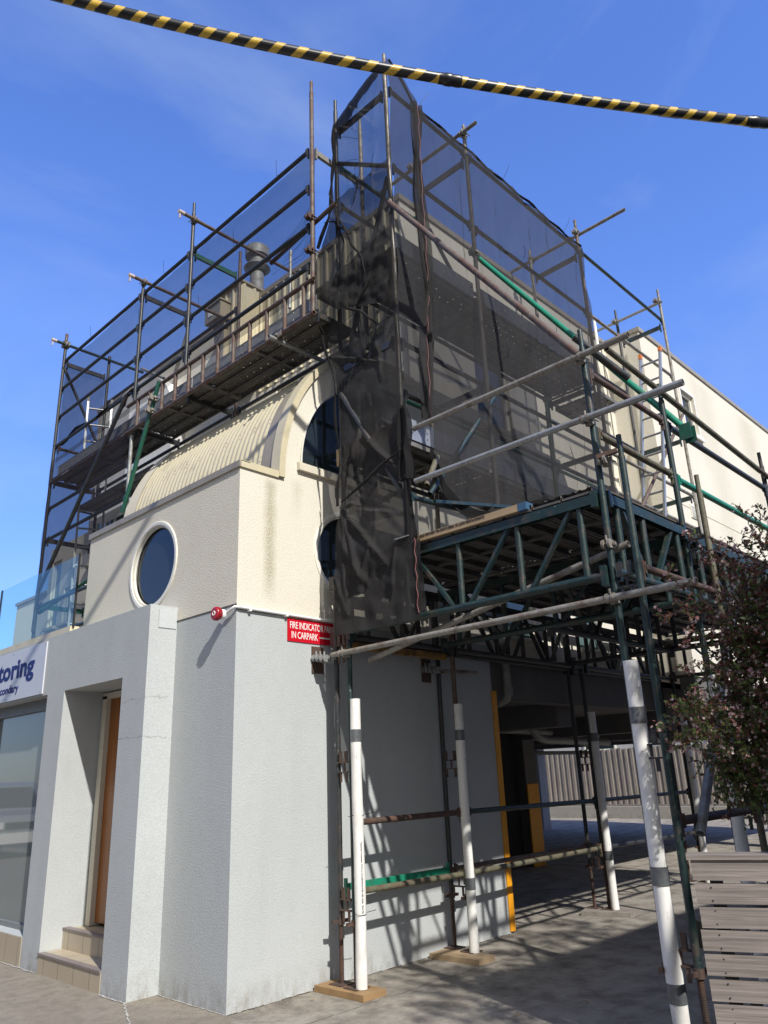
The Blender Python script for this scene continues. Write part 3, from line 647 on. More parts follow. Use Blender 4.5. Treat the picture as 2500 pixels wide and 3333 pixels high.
fu.tube((*fc, 9.63), (*fc, 9.85), .13, 24, hollow=False); fu.tube((*fc, 9.82), (*fc, 9.98), .20, 24, hollow=False); fu.tube((*fc, 9.98), (*fc, 10.02), .20, 24, r1=.12, hollow=False)
fu.build('flue', FLUE, B)
pp = MB(); pp.tube((2.5, 3.85, 8.7), (2.5, 3.85, 9.25), .03, 10); pp.build('vent_pipe', GALV, B)

# right wing that steps forward
w = MB(); YW = -.64
wall_grid(w, YP(YW), 7.74, 2.82, 16.5, 8.72, [(9.15, 7.28, 9.72, 8.10)]); reveal(w, YP(YW), YP(YW+.09), rect(9.15, 7.28, 9.72, 8.10))
w.add([(7.74, YW, 2.82), (7.74, 0, 2.82), (7.74, 0, 8.72), (7.74, YW, 8.72)], [(0, 1, 2, 3)])
w.add([(16.5, YW, 2.82), (16.5, 6, 2.82), (16.5, 6, 8.72), (16.5, YW, 8.72)], [(0, 1, 2, 3)])
w.add([(7.74, YW, 2.82), (16.5, YW, 2.82), (16.5, 0, 2.82), (7.74, 0, 2.82)], [(0, 1, 2, 3)])
w.add([(7.74, YW, 8.6), (16.5, YW, 8.6), (16.5, 6, 8.6), (7.74, 6, 8.6)], [(0, 1, 2, 3)])
w.build('wing_wall', CREAM, B)
pc = MB(); pc.box(7.71, YW-.03, 8.70, 16.5, YW+.16, 8.78); pc.box(7.71, YW+.16, 8.70, 7.9, .1, 8.78); pc.build('parapet_cap', BEIGEM, B)
window(B, toy, 9.15, 7.28, 9.72, 8.10, YW+.04, .06, mull=(), sill=False)
tr_ = MB(); tr_.box(9.09, YW-.02, 7.22, 9.15, YW+.0, 8.16); tr_.box(9.72, YW-.02, 7.22, 9.78, YW, 8.16); tr_.box(9.15, YW-.02, 8.10, 9.72, YW, 8.16); tr_.box(9.05, YW-.05, 7.20, 9.82, YW+.0, 7.28); tr_.build('window_trim', WHITEF, B)
vt = MB(); vt.box(8.66, YW-.02, 5.50, 8.9, YW, 5.74)
for i in range(8): vt.box(8.68, YW-.03, 5.52+i*.026, 8.88, YW-.02, 5.532+i*.026)
vt.build('wall_vent', WHITEF, B)
gr = MB(); gr.box(7.76, YW-.006, 5.66, 16.5, YW, 5.68); gr.build('wall_joint_bead', CREAM2, B)

# undercroft: soffit, beams, pipes, columns
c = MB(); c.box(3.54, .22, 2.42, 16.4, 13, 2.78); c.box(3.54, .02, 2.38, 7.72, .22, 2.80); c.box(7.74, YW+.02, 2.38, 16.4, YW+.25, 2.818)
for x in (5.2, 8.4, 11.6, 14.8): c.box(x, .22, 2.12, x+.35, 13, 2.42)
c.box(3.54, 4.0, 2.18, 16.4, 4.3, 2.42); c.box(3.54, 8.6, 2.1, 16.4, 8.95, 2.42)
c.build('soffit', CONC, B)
def column(x0, y0, x1, y1, z1, mat, guard=None):
    m_ = MB(); m_.box(x0, y0, 0, x1, y1, z1); c_ = m_.build('column', mat, B)
    if guard:
        g_ = MB(); g_.box(*guard); g_.build('corner_guard', YELLOW, c_)
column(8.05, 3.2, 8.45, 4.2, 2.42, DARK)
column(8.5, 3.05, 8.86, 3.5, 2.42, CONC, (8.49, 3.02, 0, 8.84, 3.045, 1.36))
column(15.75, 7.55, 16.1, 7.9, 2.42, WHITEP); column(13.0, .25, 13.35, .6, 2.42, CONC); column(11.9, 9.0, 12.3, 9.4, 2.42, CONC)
gp = MB(); gp.box(3.512, -.012, .02, 3.60, -.002, 2.47); gp.box(3.532, -.002, .02, 3.542, .08, 2.47); gp.build('corner_guard', YELLOW, B)
dp = MB(); dp.tube((3.78, -.05, 2.50), (3.78, -.05, 3.02), .045, 16, hollow=False); dp.tube((3.78, -.05, 2.42), (3.78, -.05, 2.53), .055, 16, hollow=False); dp.path([(3.78, -.05, 2.46), (3.78, -.02, 2.39), (3.80, .1, 2.35), (3.85, .5, 2.34)], .048, 14); dp.build('downpipe', PIPEG, B)
sp_ = MB()
sp_.path([(4.6, 2.2, 2.3), (6.4, 2.35, 2.24), (9.5, 2.35, 2.2)], .055, 12); sp_.path([(6.2, 1.3, 2.36), (6.2, 1.3, 2.2), (6.35, 1.3, 2.06), (6.6, 1.35, 2.02), (8.8, 1.5, 2.0)], .06, 12)
sp_.path([(9.2, .9, 2.36), (9.2, .9, 2.12), (9.35, .95, 2.04), (10.6, 1.4, 2.02)], .055, 12); sp_.path([(4.2, 5.2, 1.98), (15, 5.2, 1.96)], .045, 10); sp_.path([(10.2, 3.0, 2.3), (10.5, 3.0, 2.08), (10.9, 3.0, 2.05), (11.2, 3.0, 2.3)], .07, 12)
sp_.build('service_pipe', PIPEG, B)
# balcony balustrade
bc = MB(); bc.box(-.27, 2.62, 3.165, -.17, 9.0, 3.225); bc.build('balcony_coping', WCREAM, B)
bl = MB(); bl.box(-.25, 2.60, 3.205, -.232, 2.62, 4.02); bl.box(-.25, 2.62, 3.205, -.232, 7.0, 3.222); bal = bl.build('balustrade', DARK, B)
bl = MB(); bl.box(-.25, 4.78, 3.225, -.232, 4.80, 4.02); bl.build('post', DARK, bal)
for (a, b_) in ((2.62, 4.78), (4.80, 7.0)):
    q = MB(); q.box(-.246, a+.012, 3.225, -.236, b_-.012, 4.01); q.build('glass_panel', BGLASS, bal)
bf = MB(); bf.box(.0, 2.9, 3.0, XT, 12.5, 3.04); bf.box(XT, 8.3, 2.8, 14.5, 12.9, 2.99); bf.build('balcony_floor', CONC, B)

# ------------------------------------------------------------------ scaffold kit
R = .0242
cpl = MB()                                            # star of four V-pressings, alternate pairs at two heights
for (dx, dy, dz) in ((1, 0, .02), (-1, 0, .02), (0, 1, -.022), (0, -1, -.022)):
    D_ = Vector((dx, dy, 0)); S_ = Vector((-dy, dx, 0))
    for sg in (-1, 1): cpl.obox(D_*.050+S_*sg*.025+Vector((0, 0, dz)), D_, S_, (0, 0, 1), .029, .005, .030)
    cpl.obox(D_*.078+Vector((0, 0, dz)), D_, S_, (0, 0, 1), .005, .030, .030)
CPL = {}
def coupler(mat):
    if mat.name not in CPL:
        o = cpl.build('star_coupler', mat, None, (0, 0, -50)); CPL[mat.name] = o.data; bpy.data.objects.remove(o)
    return CPL[mat.name]
def standard(T, x, y, z0, z1, mat, zc=(), cm=None, spigot=True, top=None):
    m_ = MB(); zt = z1-.16 if spigot else z1
    m_.tube((x, y, z0), (x, y, zt), R)
    if spigot: m_.tube((x, y, zt-.01), (x, y, z1), R*.78, 12)
    o = m_.build('standard', mat, T)
    for z in zc:
        c_ = bpy.data.objects.new('star_coupler', coupler(cm or mat)); COL.objects.link(c_); c_.parent = o; c_.location = Vector((x, y, z))-WL[T]; c_.rotation_euler = (0, 0, random.uniform(-.08, .08)); WL[c_] = Vector((x, y, z))
    return o
def ledger(T, p0, p1, mat, name='ledger', r=R, wedge=True):
    p0, p1 = Vector(p0), Vector(p1); d = (p1-p0).normalized(); m_ = MB()
    off = .075 if wedge else 0
    m_.tube(p0+d*off, p1-d*off, r)
    if wedge:
        s_ = Vector((-d.y, d.x, 0))
        for p, sg in ((p0, 1), (p1, -1)):
            c_ = p+d*sg*.078
            m_.obox(c_, d, s_, (0, 0, 1), .012, .018, .04); m_.obox(c_-d*sg*.018+Vector((0, 0, -.02)), d, s_, (0, 0, 1), .006, .012, .07)
    return m_.build(name, mat, T)
def flatbar(T, p0, p1, mat, w=.035, h=.065, name='transom'):
    p0, p1 = Vector(p0), Vector(p1); d = (p1-p0).normalized(); m_ = MB(); m_.bar(p0+d*.06, p1-d*.06, w, h)
    s_ = Vector((-d.y, d.x, 0))
    for p, sg in ((p0, 1), (p1, -1)): m_.obox(p+d*sg*.06+Vector((0, 0, -.01)), d, s_, (0, 0, 1), .008, .016, .075)
    return m_.build(name, mat, T)
def clamp(T, p, axis, mat=None, ang=0):
    """swivel clamp: two bands round the standard, band round the tube, bolts"""
    p = Vector(p); m_ = MB(); ax = Vector(axis).normalized()
    for dz in (-.022, .022):
        m_.tube(p+Vector((0, 0, dz-.009)), p+Vector((0, 0, dz+.009)), R+.009, 14, hollow=False)
    q = p+Vector((-.055*abs(ax.y)+0, -.055*abs(ax.x), 0))
    for s_ in (-.022, .022): m_.tube(q+ax*(s_-.009), q+ax*(s_+.009), R+.009, 14, hollow=False)
    side = Vector((ax.y, ax.x, 0)) if ax.z < .5 else Vector((1, 0, 0))
    for sg in (-1, 1):
        b0 = p+ax*sg*.042; m_.tube(b0-side*.045, b0+side*.05, .006, 8, hollow=False); m_.obox(b0-side*.03, ax, side, (0, 0, 1), .012, .008, .012)
    m_.tube(q+Vector((0, 0, .03)), q+Vector((0, 0, .062)), .009, 8, hollow=False)
    return m_.build('clamp', mat or GALVW, T)
def steel_deck(T, axis, a0, a1, b0, b1, z, n, mat, th=.05):
    wd = (b1-b0)/n; out_ = []
    for i in range(n):
        c0 = b0+i*wd+.006; c1 = b0+(i+1)*wd-.006; m_ = MB()
        f_ = (lambda a, b, zz: (b, a, zz)) if axis == 'y' else (lambda a, b, zz: (a, b, zz))
        prof = [(c0+.02, z), (c0, z), (c0, z+th), (c0+.03, z+th), (c0+.045, z+th-.008), (c0+.075, z+th-.008), (c0+.085, z+th)]
        mid = (c0+c1)/2; prof += [(mid-.015, z+th), (mid-.008, z+th-.012), (mid+.008, z+th-.012), (mid+.015, z+th)]
        prof += [(c1-.085, z+th), (c1-.075, z+th-.008), (c1-.045, z+th-.008), (c1-.03, z+th), (c1, z+th), (c1, z), (c1-.02, z)]
        for j in range(len(prof)-1):
            m_.add([f_(a0+.01, *prof[j]), f_(a1-.01, *prof[j]), f_(a1-.01, *prof[j+1]), f_(a0+.01, *prof[j+1])], [(0, 1, 2, 3)])
        for a_ in (a0+.02, a1-.02, (a0+a1)/2): m_.box(*f_(a_-.02, c0+.01, z+.005), *f_(a_+.02, c1-.01, z+.022))
        m_.build('deck_plank', mat, T)

# ================= street side scaffold (plane x = .6, inner row x = 1.35)
S = thing('street_scaffold', 'dark steel scaffold bays along the street front above the corrugated vault', 'scaffold', (.6, 2.7, 3.05))
XO, XI = .60, 1.35
K = lambda z0, z1: [z for z in [4.1, 4.6, 5.1, 5.6, 6.1, 6.6, 7.1, 7.6, 8.1, 8.6] if z0 < z < z1]
standard(S, XO, -.33, 6.02, 9.06, RUSTG, K(6.3, 9), RUST)
standard(S, XO, 2.05, 6.42, 8.88, BLACK, K(6.5, 8.3)+[8.55], BLACK); standard(S, XO, 3.30, 6.42, 8.32, BLACK, K(6.5, 8.3), BLACK)
standard(S, XO, 5.80, 3.05, 8.5, BLACK, K(3.8, 8.3), BLACK, False); standard(S, XO, 3.30, 4.75, 5.93, GALV, [5.35, 5.1-.5+.35], BLACK, False)
standard(S, XI, -.34, 5.9, 9.08, GALVW, [6.6, 7.6, 8.1], BLACK); standard(S, XI, 2.05, 5.9, 8.5, RUSTG, [6.6, 7.1, 8.1, 8.42], RUST)
standard(S, XI, 5.80, 3.05, 8.5, BLACK, K(4.0, 8.7), BLACK, False)
m_ = MB(); m_.obox((XO, 5.8, 8.42), (1, 0, 0), (0, 1, 0), (0, 0, 1), .05, .05, .05); m_.tube((XO, 5.8, 8.4), (XO, 5.8, 8.62), R); m_.build('post_head', RUSTG, S)
for z in (8.1, 7.6, 7.1, 6.6):
    for (a, b_) in ((-.33, 2.05), (2.05, 3.3), (3.3, 5.8)): ledger(S, (XO, a, z), (XO, b_, z), BLACK)
for z in (5.57, 5.07, 4.08, 3.6): ledger(S, (XO, 3.3, z), (XO, 5.8, z), BLACK if z > 5.2 else DGREEN)
ledger(S, (XO, 3.3, 6.0), (XO, 5.8, 6.0), RUSTG, r=.028, wedge=False)
for (a, b_) in ((-.33, 2.05), (2.05, 5.8)): ledger(S, (XI, a, 6.05), (XI, b_, 6.05), BLACK); ledger(S, (XO+.03, a, 6.06), (XO+.03, b_, 6.06), BLACK, wedge=False)
ledger(S, (XI, -.33, 5.62), (XI, 2.05, 5.62), BLACK); ledger(S, (XI, 2.05, 7.6), (XI, 5.8, 7.6), BLACK)
for y in (-.33, 2.05, 3.3, 5.8): flatbar(S, (XO, y, 6.02), (XI, y, 6.02), BLACK)
for y, m_ in ((-.33, GALVW), (2.05, MGREEN), (3.3, BLACK), (5.8, BLACK)): flatbar(S, (XO, y, 8.08), (XI, y, 8.08), m_)
for z in (5.1, 4.1): flatbar(S, (XO, 5.8, z), (XI, 5.8, z), BLACK if z > 5 else MGREEN)
ledger(S, (XO, 5.8, 6.6), (XI, 5.8, 6.6), RUSTG)
for y, z, x1, m_ in ((5.8, 8.40, 1.95, DGREEN), (3.3, 8.28, 2.15, RUSTG), (2.05, 8.58, 2.3, RUSTG)):
    ledger(S, (XO-.24, y-.05, z), (x1, y-.05, z), m_, 'tie_tube', wedge=False); clamp(S, (XO, y, z), (1, 0, 0))
    b_ = MB(); b_.tube((XO-.25, y-.05, z), (XO-.17, y-.05, z), R+.004, 12, hollow=False); b_.box(XO-.24, y-.06, z-.10, XO-.225, y-.04, z); b_.build('painted_hook', HOOK, S)
ledger(S, (2.18, 2.0, 7.95), (2.18, 1.98, 8.92), GALV, 'tie_tube', wedge=False); ledger(S, (2.3, 1.25, 7.9), (2.3, 1.0, 8.6), GALV, 'tie_tube', wedge=False)
ledger(S, (2.3, 5.3, 8.3), (2.3, 4.95, 9.0), GALVW, 'tie_tube', wedge=False); ledger(S, (1.9, 5.72, 8.45), (2.05, 5.2, 8.1), GALV, 'tie_tube', wedge=False)
ledger(S, (.665, .46, 7.08), (.665, -.62, 7.22), RUSTG, 'stub_tube', wedge=False); clamp(S, (XO, -.33, 7.17), (0, 1, 0), RUST)
clamp(S, (XO, -.33, 6.75), (0, 1, 0), RUST)
ledger(S, (.45, .2, 5.93), (1.9, .2, 5.93), GALV, 'tie_tube', wedge=False); clamp(S, (.57, .2, 5.97), (1, 0, 0))
# rusty ladder beam
m_ = MB(); m_.tube((.57, -.38, 6.385), (.57, 3.42, 6.385), R); m_.tube((.57, -.38, 5.985), (.57, 3.42, 5.985), R)
y = -.22
while y < 3.4: m_.tube((.57, y, 6.0), (.57, y, 6.37), R*.95, 12, hollow=False); y += .305
m_.build('ladder_beam', RUST if False else RUSTG, S, label='rust brown ladder beam spanning over the vault')
for (a, b_) in ((-.33, 1.7), (1.7, 3.3), (3.3, 5.8)): steel_deck(S, 'y', a, b_, .615, 1.19, 6.03, 3, PLANKY)
steel_deck(S, 'y', 3.4, 5.75, .98, 1.33, 5.62, 1, PLANKY)
for (a, b_) in ((-.3, 2.0), (2.02, 3.28), (3.32, 5.75)):
    m_ = MB(); m_.box(.675, a, 6.09, .68, b_, 6.29); m_.build('toe_board', TOEY, S)
ledger(S, (XO-.03, 3.48, 6.58), (XO-.03, 5.72, 4.3), BLACK, 'brace', r=.03, wedge=False)
ledger(S, (XO-.03, 5.72, 4.3), (XO-.02, 5.78, 3.72), BLACK, 'brace', r=.026, wedge=False)
ledger(S, (XO-.05, 2.58, 6.42), (XO-.05, 3.30, 4.85), MGREEN, 'brace', r=.027, wedge=False); clamp(S, (XO-.05, 2.66, 6.2), (0, 1, 0)); clamp(S, (XO-.05, 2.72, 6.05), (0, 1, 0))
ledger(S, (XO, 5.78, 8.0), (XI, 5.78, 6.7), BLACK, 'brace', wedge=False); ledger(S, (XI, 5.7, 5.2), (XI-.02, 4.6, 4.0), MGREEN, 'brace', wedge=False)
ledger(S, (XO+.04, 5.8, 4.0), (XI+.1, 4.2, 4.9), MGREEN, 'brace', wedge=False)
sl = MB(); 
for i in range(9): sl.path([(XO+random.uniform(-.02, .02), -.35, 7.35-.05*i), (XO-.02, -.05-.02*i, 7.2-.06*i+random.uniform(-.05, .05)), (XO-.05, .25+random.uniform(-.2, .1), 7.05-.04*i+random.uniform(-.05, .05))], .0018, 4)
sl.build('tie_wire', TIE, S)

# ================= driveway side upper scaffold (outer y = -1.2, inner y = -.42)
D = thing('driveway_scaffold', 'tall steel scaffold over the driveway wrapped in black netting and topped by projecting tubes', 'scaffold', (.88, -1.2, 3.5))
YO, YI = -1.2, -.42
KZ = lambda z0, z1: [z for z in [3.9, 4.4, 4.9, 5.42, 5.93, 6.44, 6.95, 7.47, 7.98, 8.5] if z0 < z < z1]
o_ = standard(D, .88, YO, 3.78, 8.96, GALVW, KZ(4, 9), BLACK)
standard(D, 2.25, YO, 3.5, 8.95, GALVW, KZ(3.7, 9), BLACK); standard(D, 4.80, YO, 3.5, 9.02, RUSTG, KZ(3.7, 9), RUSTG); standard(D, 7.45, YO, 3.4, 9.12, GALVW, KZ(3.7, 9), RUSTG)
standard(D, .88, YI, 3.5, 8.92, BLACK, KZ(3.7, 9), BLACK); standard(D, 2.25, YI, 3.5, 8.25, GALVW, KZ(3.7, 8), BLACK); standard(D, 3.45, YO+.02, 3.5, 5.7, MGREEN, [4.4, 4.9, 5.42], MGREEN)
standard(D, 4.80, YI, 3.5, 8.95, GALVW, KZ(3.7, 9), BLACK); standard(D, 7.45, YI, 3.4, 9.1, BLACK, KZ(3.7, 9), BLACK)
j = MB(); j.tube((.88, YO, 3.49), (.88, YO, 3.8), .018, 12, hollow=False)
for i in range(22): j.tube((.88, YO, 3.5+i*.0125), (.88, YO, 3.506+i*.0125), .022, 10, hollow=False)
j.box(.80, YO-.08, 3.482, .96, YO+.08, 3.49); j.build('jack', GALV, D)
bays = ((.88, 2.25), (2.25, 4.80), (4.80, 7.45))
for i, (a, b_) in enumerate(bays):
    for z in (8.5, 7.47, 6.44, 5.42, 4.88):
        ledger(D, (a, YO, z), (b_, YO, z), (DGREEN if z > 8 else GALVW) if i == 2 else BLACK)
    for z in (7.47, 6.44, 5.42, 4.4, 4.9):
        ledger(D, (a, YI, z), (b_, YI, z), MGREEN if (z in (5.42, 4.9) and i < 1) or (z == 5.42) else BLACK)
ledger(D, (.88, YI, 8.0), (2.25, YI, 8.0), MGREEN)
ledger(D, (2.25, YO, 3.95), (.88, YO, 3.88), DGREEN)
for x in (.88, 2.25, 4.80, 7.45):
    for z in (8.42, 6.36, 5.42, 4.36): flatbar(D, (x, YI, z), (x, YO, z), DGREEN if x > 7 else BLACK)
for x, z, y0, y1, m_ in ((2.2, 8.80, -1.42, .2, GALVW), (4.86, 8.80, -1.92, .1, GALVW), (7.39, 8.83, -1.26, .05, GALV)):
    ledger(D, (x, y0, z), (x, y1, z), m_, 'tie_tube', wedge=False); clamp(D, (x+(.055 if x < 4 else -.055), YO, z), (0, 1, 0)); clamp(D, (x, YI, z), (0, 1, 0))
ledger(D, (7.1, -.18, 8.2), (7.1, -.18, 8.9), WHITE, 'stub_tube', wedge=False)
ledger(D, (5.0, -.3, 8.62), (5.0, -.3, 8.9), GALV, 'stub_tube', wedge=False)
for (a, b_) in ((.88, 2.25), (2.25, 4.88)):
    steel_deck(D, 'x', a, b_, -1.16, -.46, 6.45, 3, PLANKX); steel_deck(D, 'x', a, b_, -1.16, -.46, 4.42, 3, PLANKX)
    for z, m2 in ((6.50, TOEX), (4.47, TOEX)):
        m_ = MB(); m_.box(a+.04, -1.165, z, b_-.04, -1.16, z+.21); m_.box(a+.04, -1.165, z, b_-.04, -1.14, z+.004); m_.build('toe_board', m2, D)
steel_deck(D, 'x', 4.9, 5.55, -1.16, -.46, 6.30, 2, PLANKX)
ledger(D, (.955, -1.10, 7.42), (.955, -.34, 5.3), MGREEN, 'brace', wedge=False)
ledger(D, (.98, -.58, 6.05), (.98, -.72, 4.95), GALV, 'stub_tube', wedge=False); clamp(D, (.98, -.68, 5.3), (0, 1, 0))
ledger(D, (.85, -.45, 5.15), (.87, -1.2, 3.86), BLACK, 'brace', wedge=False); ledger(D, (.98, -1.36, 3.95), (1.25, -1.28, 4.32), OLIVE, 'brace', r=.026, wedge=False)
ledger(D, (2.3, -1.24, 5.3), (1.16, -1.24, 3.95), DGREEN, 'brace', wedge=False); ledger(D, (2.4, -.45, 7.98), (3.75, -.45, 6.5), BLACK, 'brace', wedge=False)
ledger(D, (.88, -.45, 8.0), (.9, -1.15, 7.5), BLACK, 'brace', wedge=False)
ledger(D, (.85, -1.2, 6.98), (.85, -2.99, 4.47), RUSTG, 'raking_brace', r=.027, wedge=False, )
ledger(D, (2.3, -1.20, 7.08), (2.31, -3.12, 4.28), GREEN, 'raking_brace', r=.028, wedge=False); clamp(D, (2.25, YO, 7.1), (0, 1, 0))
m_ = MB(); m_.box(2.26, -3.17, 4.2, 2.36, -3.11, 4.205); m_.box(2.255, -3.19, 4.16, 2.26, -3.09, 4.30); m_.box(2.355, -3.19, 4.16, 2.36, -3.09, 4.30); m_.box(2.26, -3.11, 4.2, 2.36, -3.105, 4.30); m_.build('brace_bracket', MGREEN, D)
ledger(D, (7.48, -1.23, 6.8), (5.4, -1.23, 4.72), RUSTG, 'brace', wedge=False)
ledger(D, (1.35, -2.72, 4.95), (1.75, -2.95, 4.62), BLACK, 'stub_tube', r=.03, wedge=False)
bd = MB(); bd.bar((.93, -.30, 4.53), (.93, -1.08, 4.55), .04, .17); bd.build('end_board', WOODL, D)
m_ = MB(); m_.bar((1.15, -1.30, 3.86), (2.9, -1.24, 4.2), .03, .03); m_.build('net_rail', DGREEN, D)

# ================= gantry over the driveway
G = thing('gantry_scaffold', 'dark green truss gantry standing across the driveway mouth on paired posts with a steel deck', 'scaffold', (.95, -1.6, 0))
def jack(T, x, y, nut=.47):
    m_ = MB(); m_.tube((x, y, .05), (x, y, nut+.05), .016, 12, hollow=False)
    z = .07
    while z < nut: m_.tube((x, y, z), (x, y, z+.005), .0205, 10, hollow=False); z += .0115
    m_.box(x-.075, y-.075, .046, x+.075, y+.075, .054)
    m_.tube((x, y, nut), (x, y, nut+.05), .032, 10, hollow=False); m_.bar((x-.085, y+.01, nut+.025), (x+.085, y-.01, nut+.025), .02, .025)
    return m_.build('jack', RUST, T)
ZG = [.68, 1.22, 1.72, 2.25]
post = [(.965, -.19, 3.3, BLACK, 1), (.95, -.375, 2.95, DGREEN, 1), (2.49, -.10, 3.3, BLACK, 1), (2.45, -.33, 2.95, RUSTG, 1), (5.07, -.10, 3.3, BLACK, 1), (5.07, -.29, 3.3, BLACK, 1), (7.65, -.12, 3.3, BLACK, 1), (7.65, -.32, 3.3, BLACK, 1),
        (.95, -2.98, 4.72, DGREEN, 1), (.93, -3.17, 3.78, DGREEN, 1), (2.27, -2.98, 4.74, DGREEN, 1), (2.24, -3.17, 3.82, OLIVE, 1), (4.70, -2.98, 4.78, BLACK, 1), (4.62, -3.17, 3.8, OLIVE, 1), (7.5, -2.98, 4.7, BLACK, 1), (7.5, -3.17, 3.8, BLACK, 1)]
for (x, y, zt, m_, jk) in post:
    zz = ZG+[2.72]+([3.3] if zt > 3.2 else [])+([3.82, 4.32] if zt > 4.5 else [])
    standard(G, x, y, .5, zt, m_, [z for z in zz if z < zt-.05], RUST if (y > -.5 and x < 3) or m_ is OLIVE else (BLACK if y > -.5 else DGREEN), zt > 3.5)
    jack(G, x, y)
# trusses
def truss(T, p0, p1, zb, zt, mat, posts, diags, name='truss'):
    """p0,p1 plan points; posts: fractions, diags: (fraction at bottom, fraction at top)"""
    p0, p1 = Vector((*p0, 0)), Vector((*p1, 0)); d = (p1-p0).normalized(); P = lambda f, z: p0.lerp(p1, f)+Vector((0, 0, z))
    m_ = MB(); m_.tube(P(0, zb), P(1, zb), .03); m_.bar(P(0, zt), P(1, zt), .06, .006); s_ = Vector((-d.y, d.x, 0))
    for sg in (-1, 1): m_.bar(P(0, zt-.032)+s_*.03*sg, P(1, zt-.032)+s_*.03*sg, .006, .07)
    for f in posts: m_.tube(P(f, zb), P(f, zt-.01), R*1.02, 12, hollow=False)
    for a, b_ in diags: m_.bar(P(a, zb), P(b_, zt-.02), .026, .04, up=tuple(s_))
    for f in (0, 1): m_.obox(P(f, zb), d, s_, (0, 0, 1), .02, .03, .07); m_.obox(P(f, zt-.03), d, s_, (0, 0, 1), .02, .034, .06)
    return m_.build(name, mat, T)
fy = lambda y: (y+.42)/(-2.93+.42)
truss(G, (.93, -.42), (.93, -2.93), 2.82, 3.40, DGREEN, [fy(-1.13), fy(-1.02), fy(-1.70), fy(-2.27), fy(-2.80)],
      [(fy(-1.07), fy(-.72)), (fy(-.92), fy(-.5)), (fy(-1.63), fy(-1.2)), (fy(-1.77), fy(-2.22)), (fy(-2.34), fy(-2.76))])
for x in (2.25, 4.72, 7.55):
    truss(G, (x, -.40), (x, -2.93), 2.82, 3.36, BLACK if x > 3 else DGREEN, [.08, .3, .52, .74, .94], [(.28, .1), (.33, .5), (.55, .72), (.77, .92)])
for i, (a, b_, mt) in enumerate(((1.0, 2.22, DGREEN), (2.30, 4.66, DGREEN), (4.75, 7.45, BLACK))):
    n_ = 2 if i == 0 else 4; ps = [(k+.5)/n_ for k in range(n_)]
    if i == 0: truss(G, (a, -2.98), (b_, -2.98), 2.85, 3.40, mt, [.10, .42, .90], [(.38, .14), (.48, .84)])
    else: truss(G, (a, -2.98), (b_, -2.98), 2.85, 3.38, mt, [.08, .30, .52, .74, .95], [(.28, .1), (.32, .5), (.54, .72), (.76, .93)])
for i, (a, b_) in enumerate(((1.0, 2.42), (2.5, 5.0), (5.12, 7.6))):
    k_ = 3 if i == 0 else 5; ps = [(k+.5)/k_ for k in range(k_)]
    truss(G, (a, -.33), (b_, -.33), 2.80, 3.36, BLACK, ps, [(ps[k]+.03, ps[k+1]-.02) if k % 2 else (ps[k+1]-.03, ps[k]+.02) for k in range(k_-1)])
    truss(G, (a, -.12), (b_, -.12), 2.80, 3.36, BLACK, ps[::2], [(ps[k]+.03, ps[k+1]-.02) if not k % 2 else (ps[k+1]-.03, ps[k]+.02) for k in range(k_-1)])
truss(G, (2.25, -1.65), (4.72, -1.65), 2.80, 3.34, BLACK, [.1, .3, .5, .7, .9], [(.28, .12), (.33, .48), (.52, .68), (.72, .88)])
for (a, b_) in ((.90, 2.25), (2.26, 4.72), (4.73, 7.55)): steel_deck(G, 'x', a, b_, -2.93, -.42, 3.41, 10, PLANKS, .055)
m_ = MB(); m_.box(1.1, -2.94, 3.475, 7.5, -2.0, 3.49); m_.box(2.3, -2.0, 3.475, 7.5, -.42, 3.49); m_.build('ply_sheet', plain('dark_ply_sheet', (.10, .085, .07), .7, .3), G)
# long horizontal tubes
ledger(G, (.85, -1.36, 4.45), (.85, -3.39, 4.45), GALVW, 'handrail', r=.0245, wedge=False); clamp(G, (.91, -2.98, 4.45), (0, 1, 0))
ledger(G, (.85, -1.35, 3.96), (.85, -3.70, 3.95), GALV, 'handrail', r=.0245, wedge=False); clamp(G, (.91, -2.98, 3.95), (0, 1, 0))
ledger(G, (.86, -.25, 2.63), (.86, -3.56, 2.65), GALVW, 'tie_tube', r=.0245, wedge=False); clamp(G, (.92, -2.98, 2.65), (0, 1, 0)); clamp(G, (.92, -.375, 2.63), (0, 1, 0))
ledger(G, (1.03, -.55, 2.56), (1.03, -3.08, 3.03), GALVW, 'brace', r=.0245, wedge=False); clamp(G, (.97, -2.98, 3.03), (0, 1, 0))
clamp(G, (.94, -3.05, 3.62), (0, 1, 0)); 
m_ = MB(); m_.bar((.86, -3.02, 3.64), (.90, -3.16, 3.66), .03, .03); m_.build('wedge_clip', RUST, G)
for a, b_, z, m_, rr in ((.95, 2.27, 3.88, OLIVE, .027), (2.27, 4.70, 3.86, GREEN, .027), (.95, 2.27, 4.37, RUSTG, R), (2.27, 4.70, 4.35, BLACK, .027), (4.7, 7.5, 4.35, BLACK, R), (4.7, 7.5, 3.86, BLACK, R)):
    ledger(G, (a, -2.98, z), (b_, -2.98, z), m_, r=rr)
ledger(G, (1.25, -3.03, 4.66), (4.75, -3.03, 4.47), OLIVE, r=.0245, wedge=False); ledger(G, (2.3, -2.93, 4.74), (4.8, -2.93, 4.6), RUSTG, wedge=False)
ledger(G, (.93, -3.17, 2.84), (2.24, -3.17, 2.84), RUST, r=.027); ledger(G, (.93, -3.17, 1.28), (2.24, -3.17, 1.28), RUST, r=.027); ledger(G, (2.24, -3.17, 1.28), (4.62, -3.17, 1.27), BLACK)
ledger(G, (.93, -3.17, .70), (2.24, -3.17, .70), OLIVE)
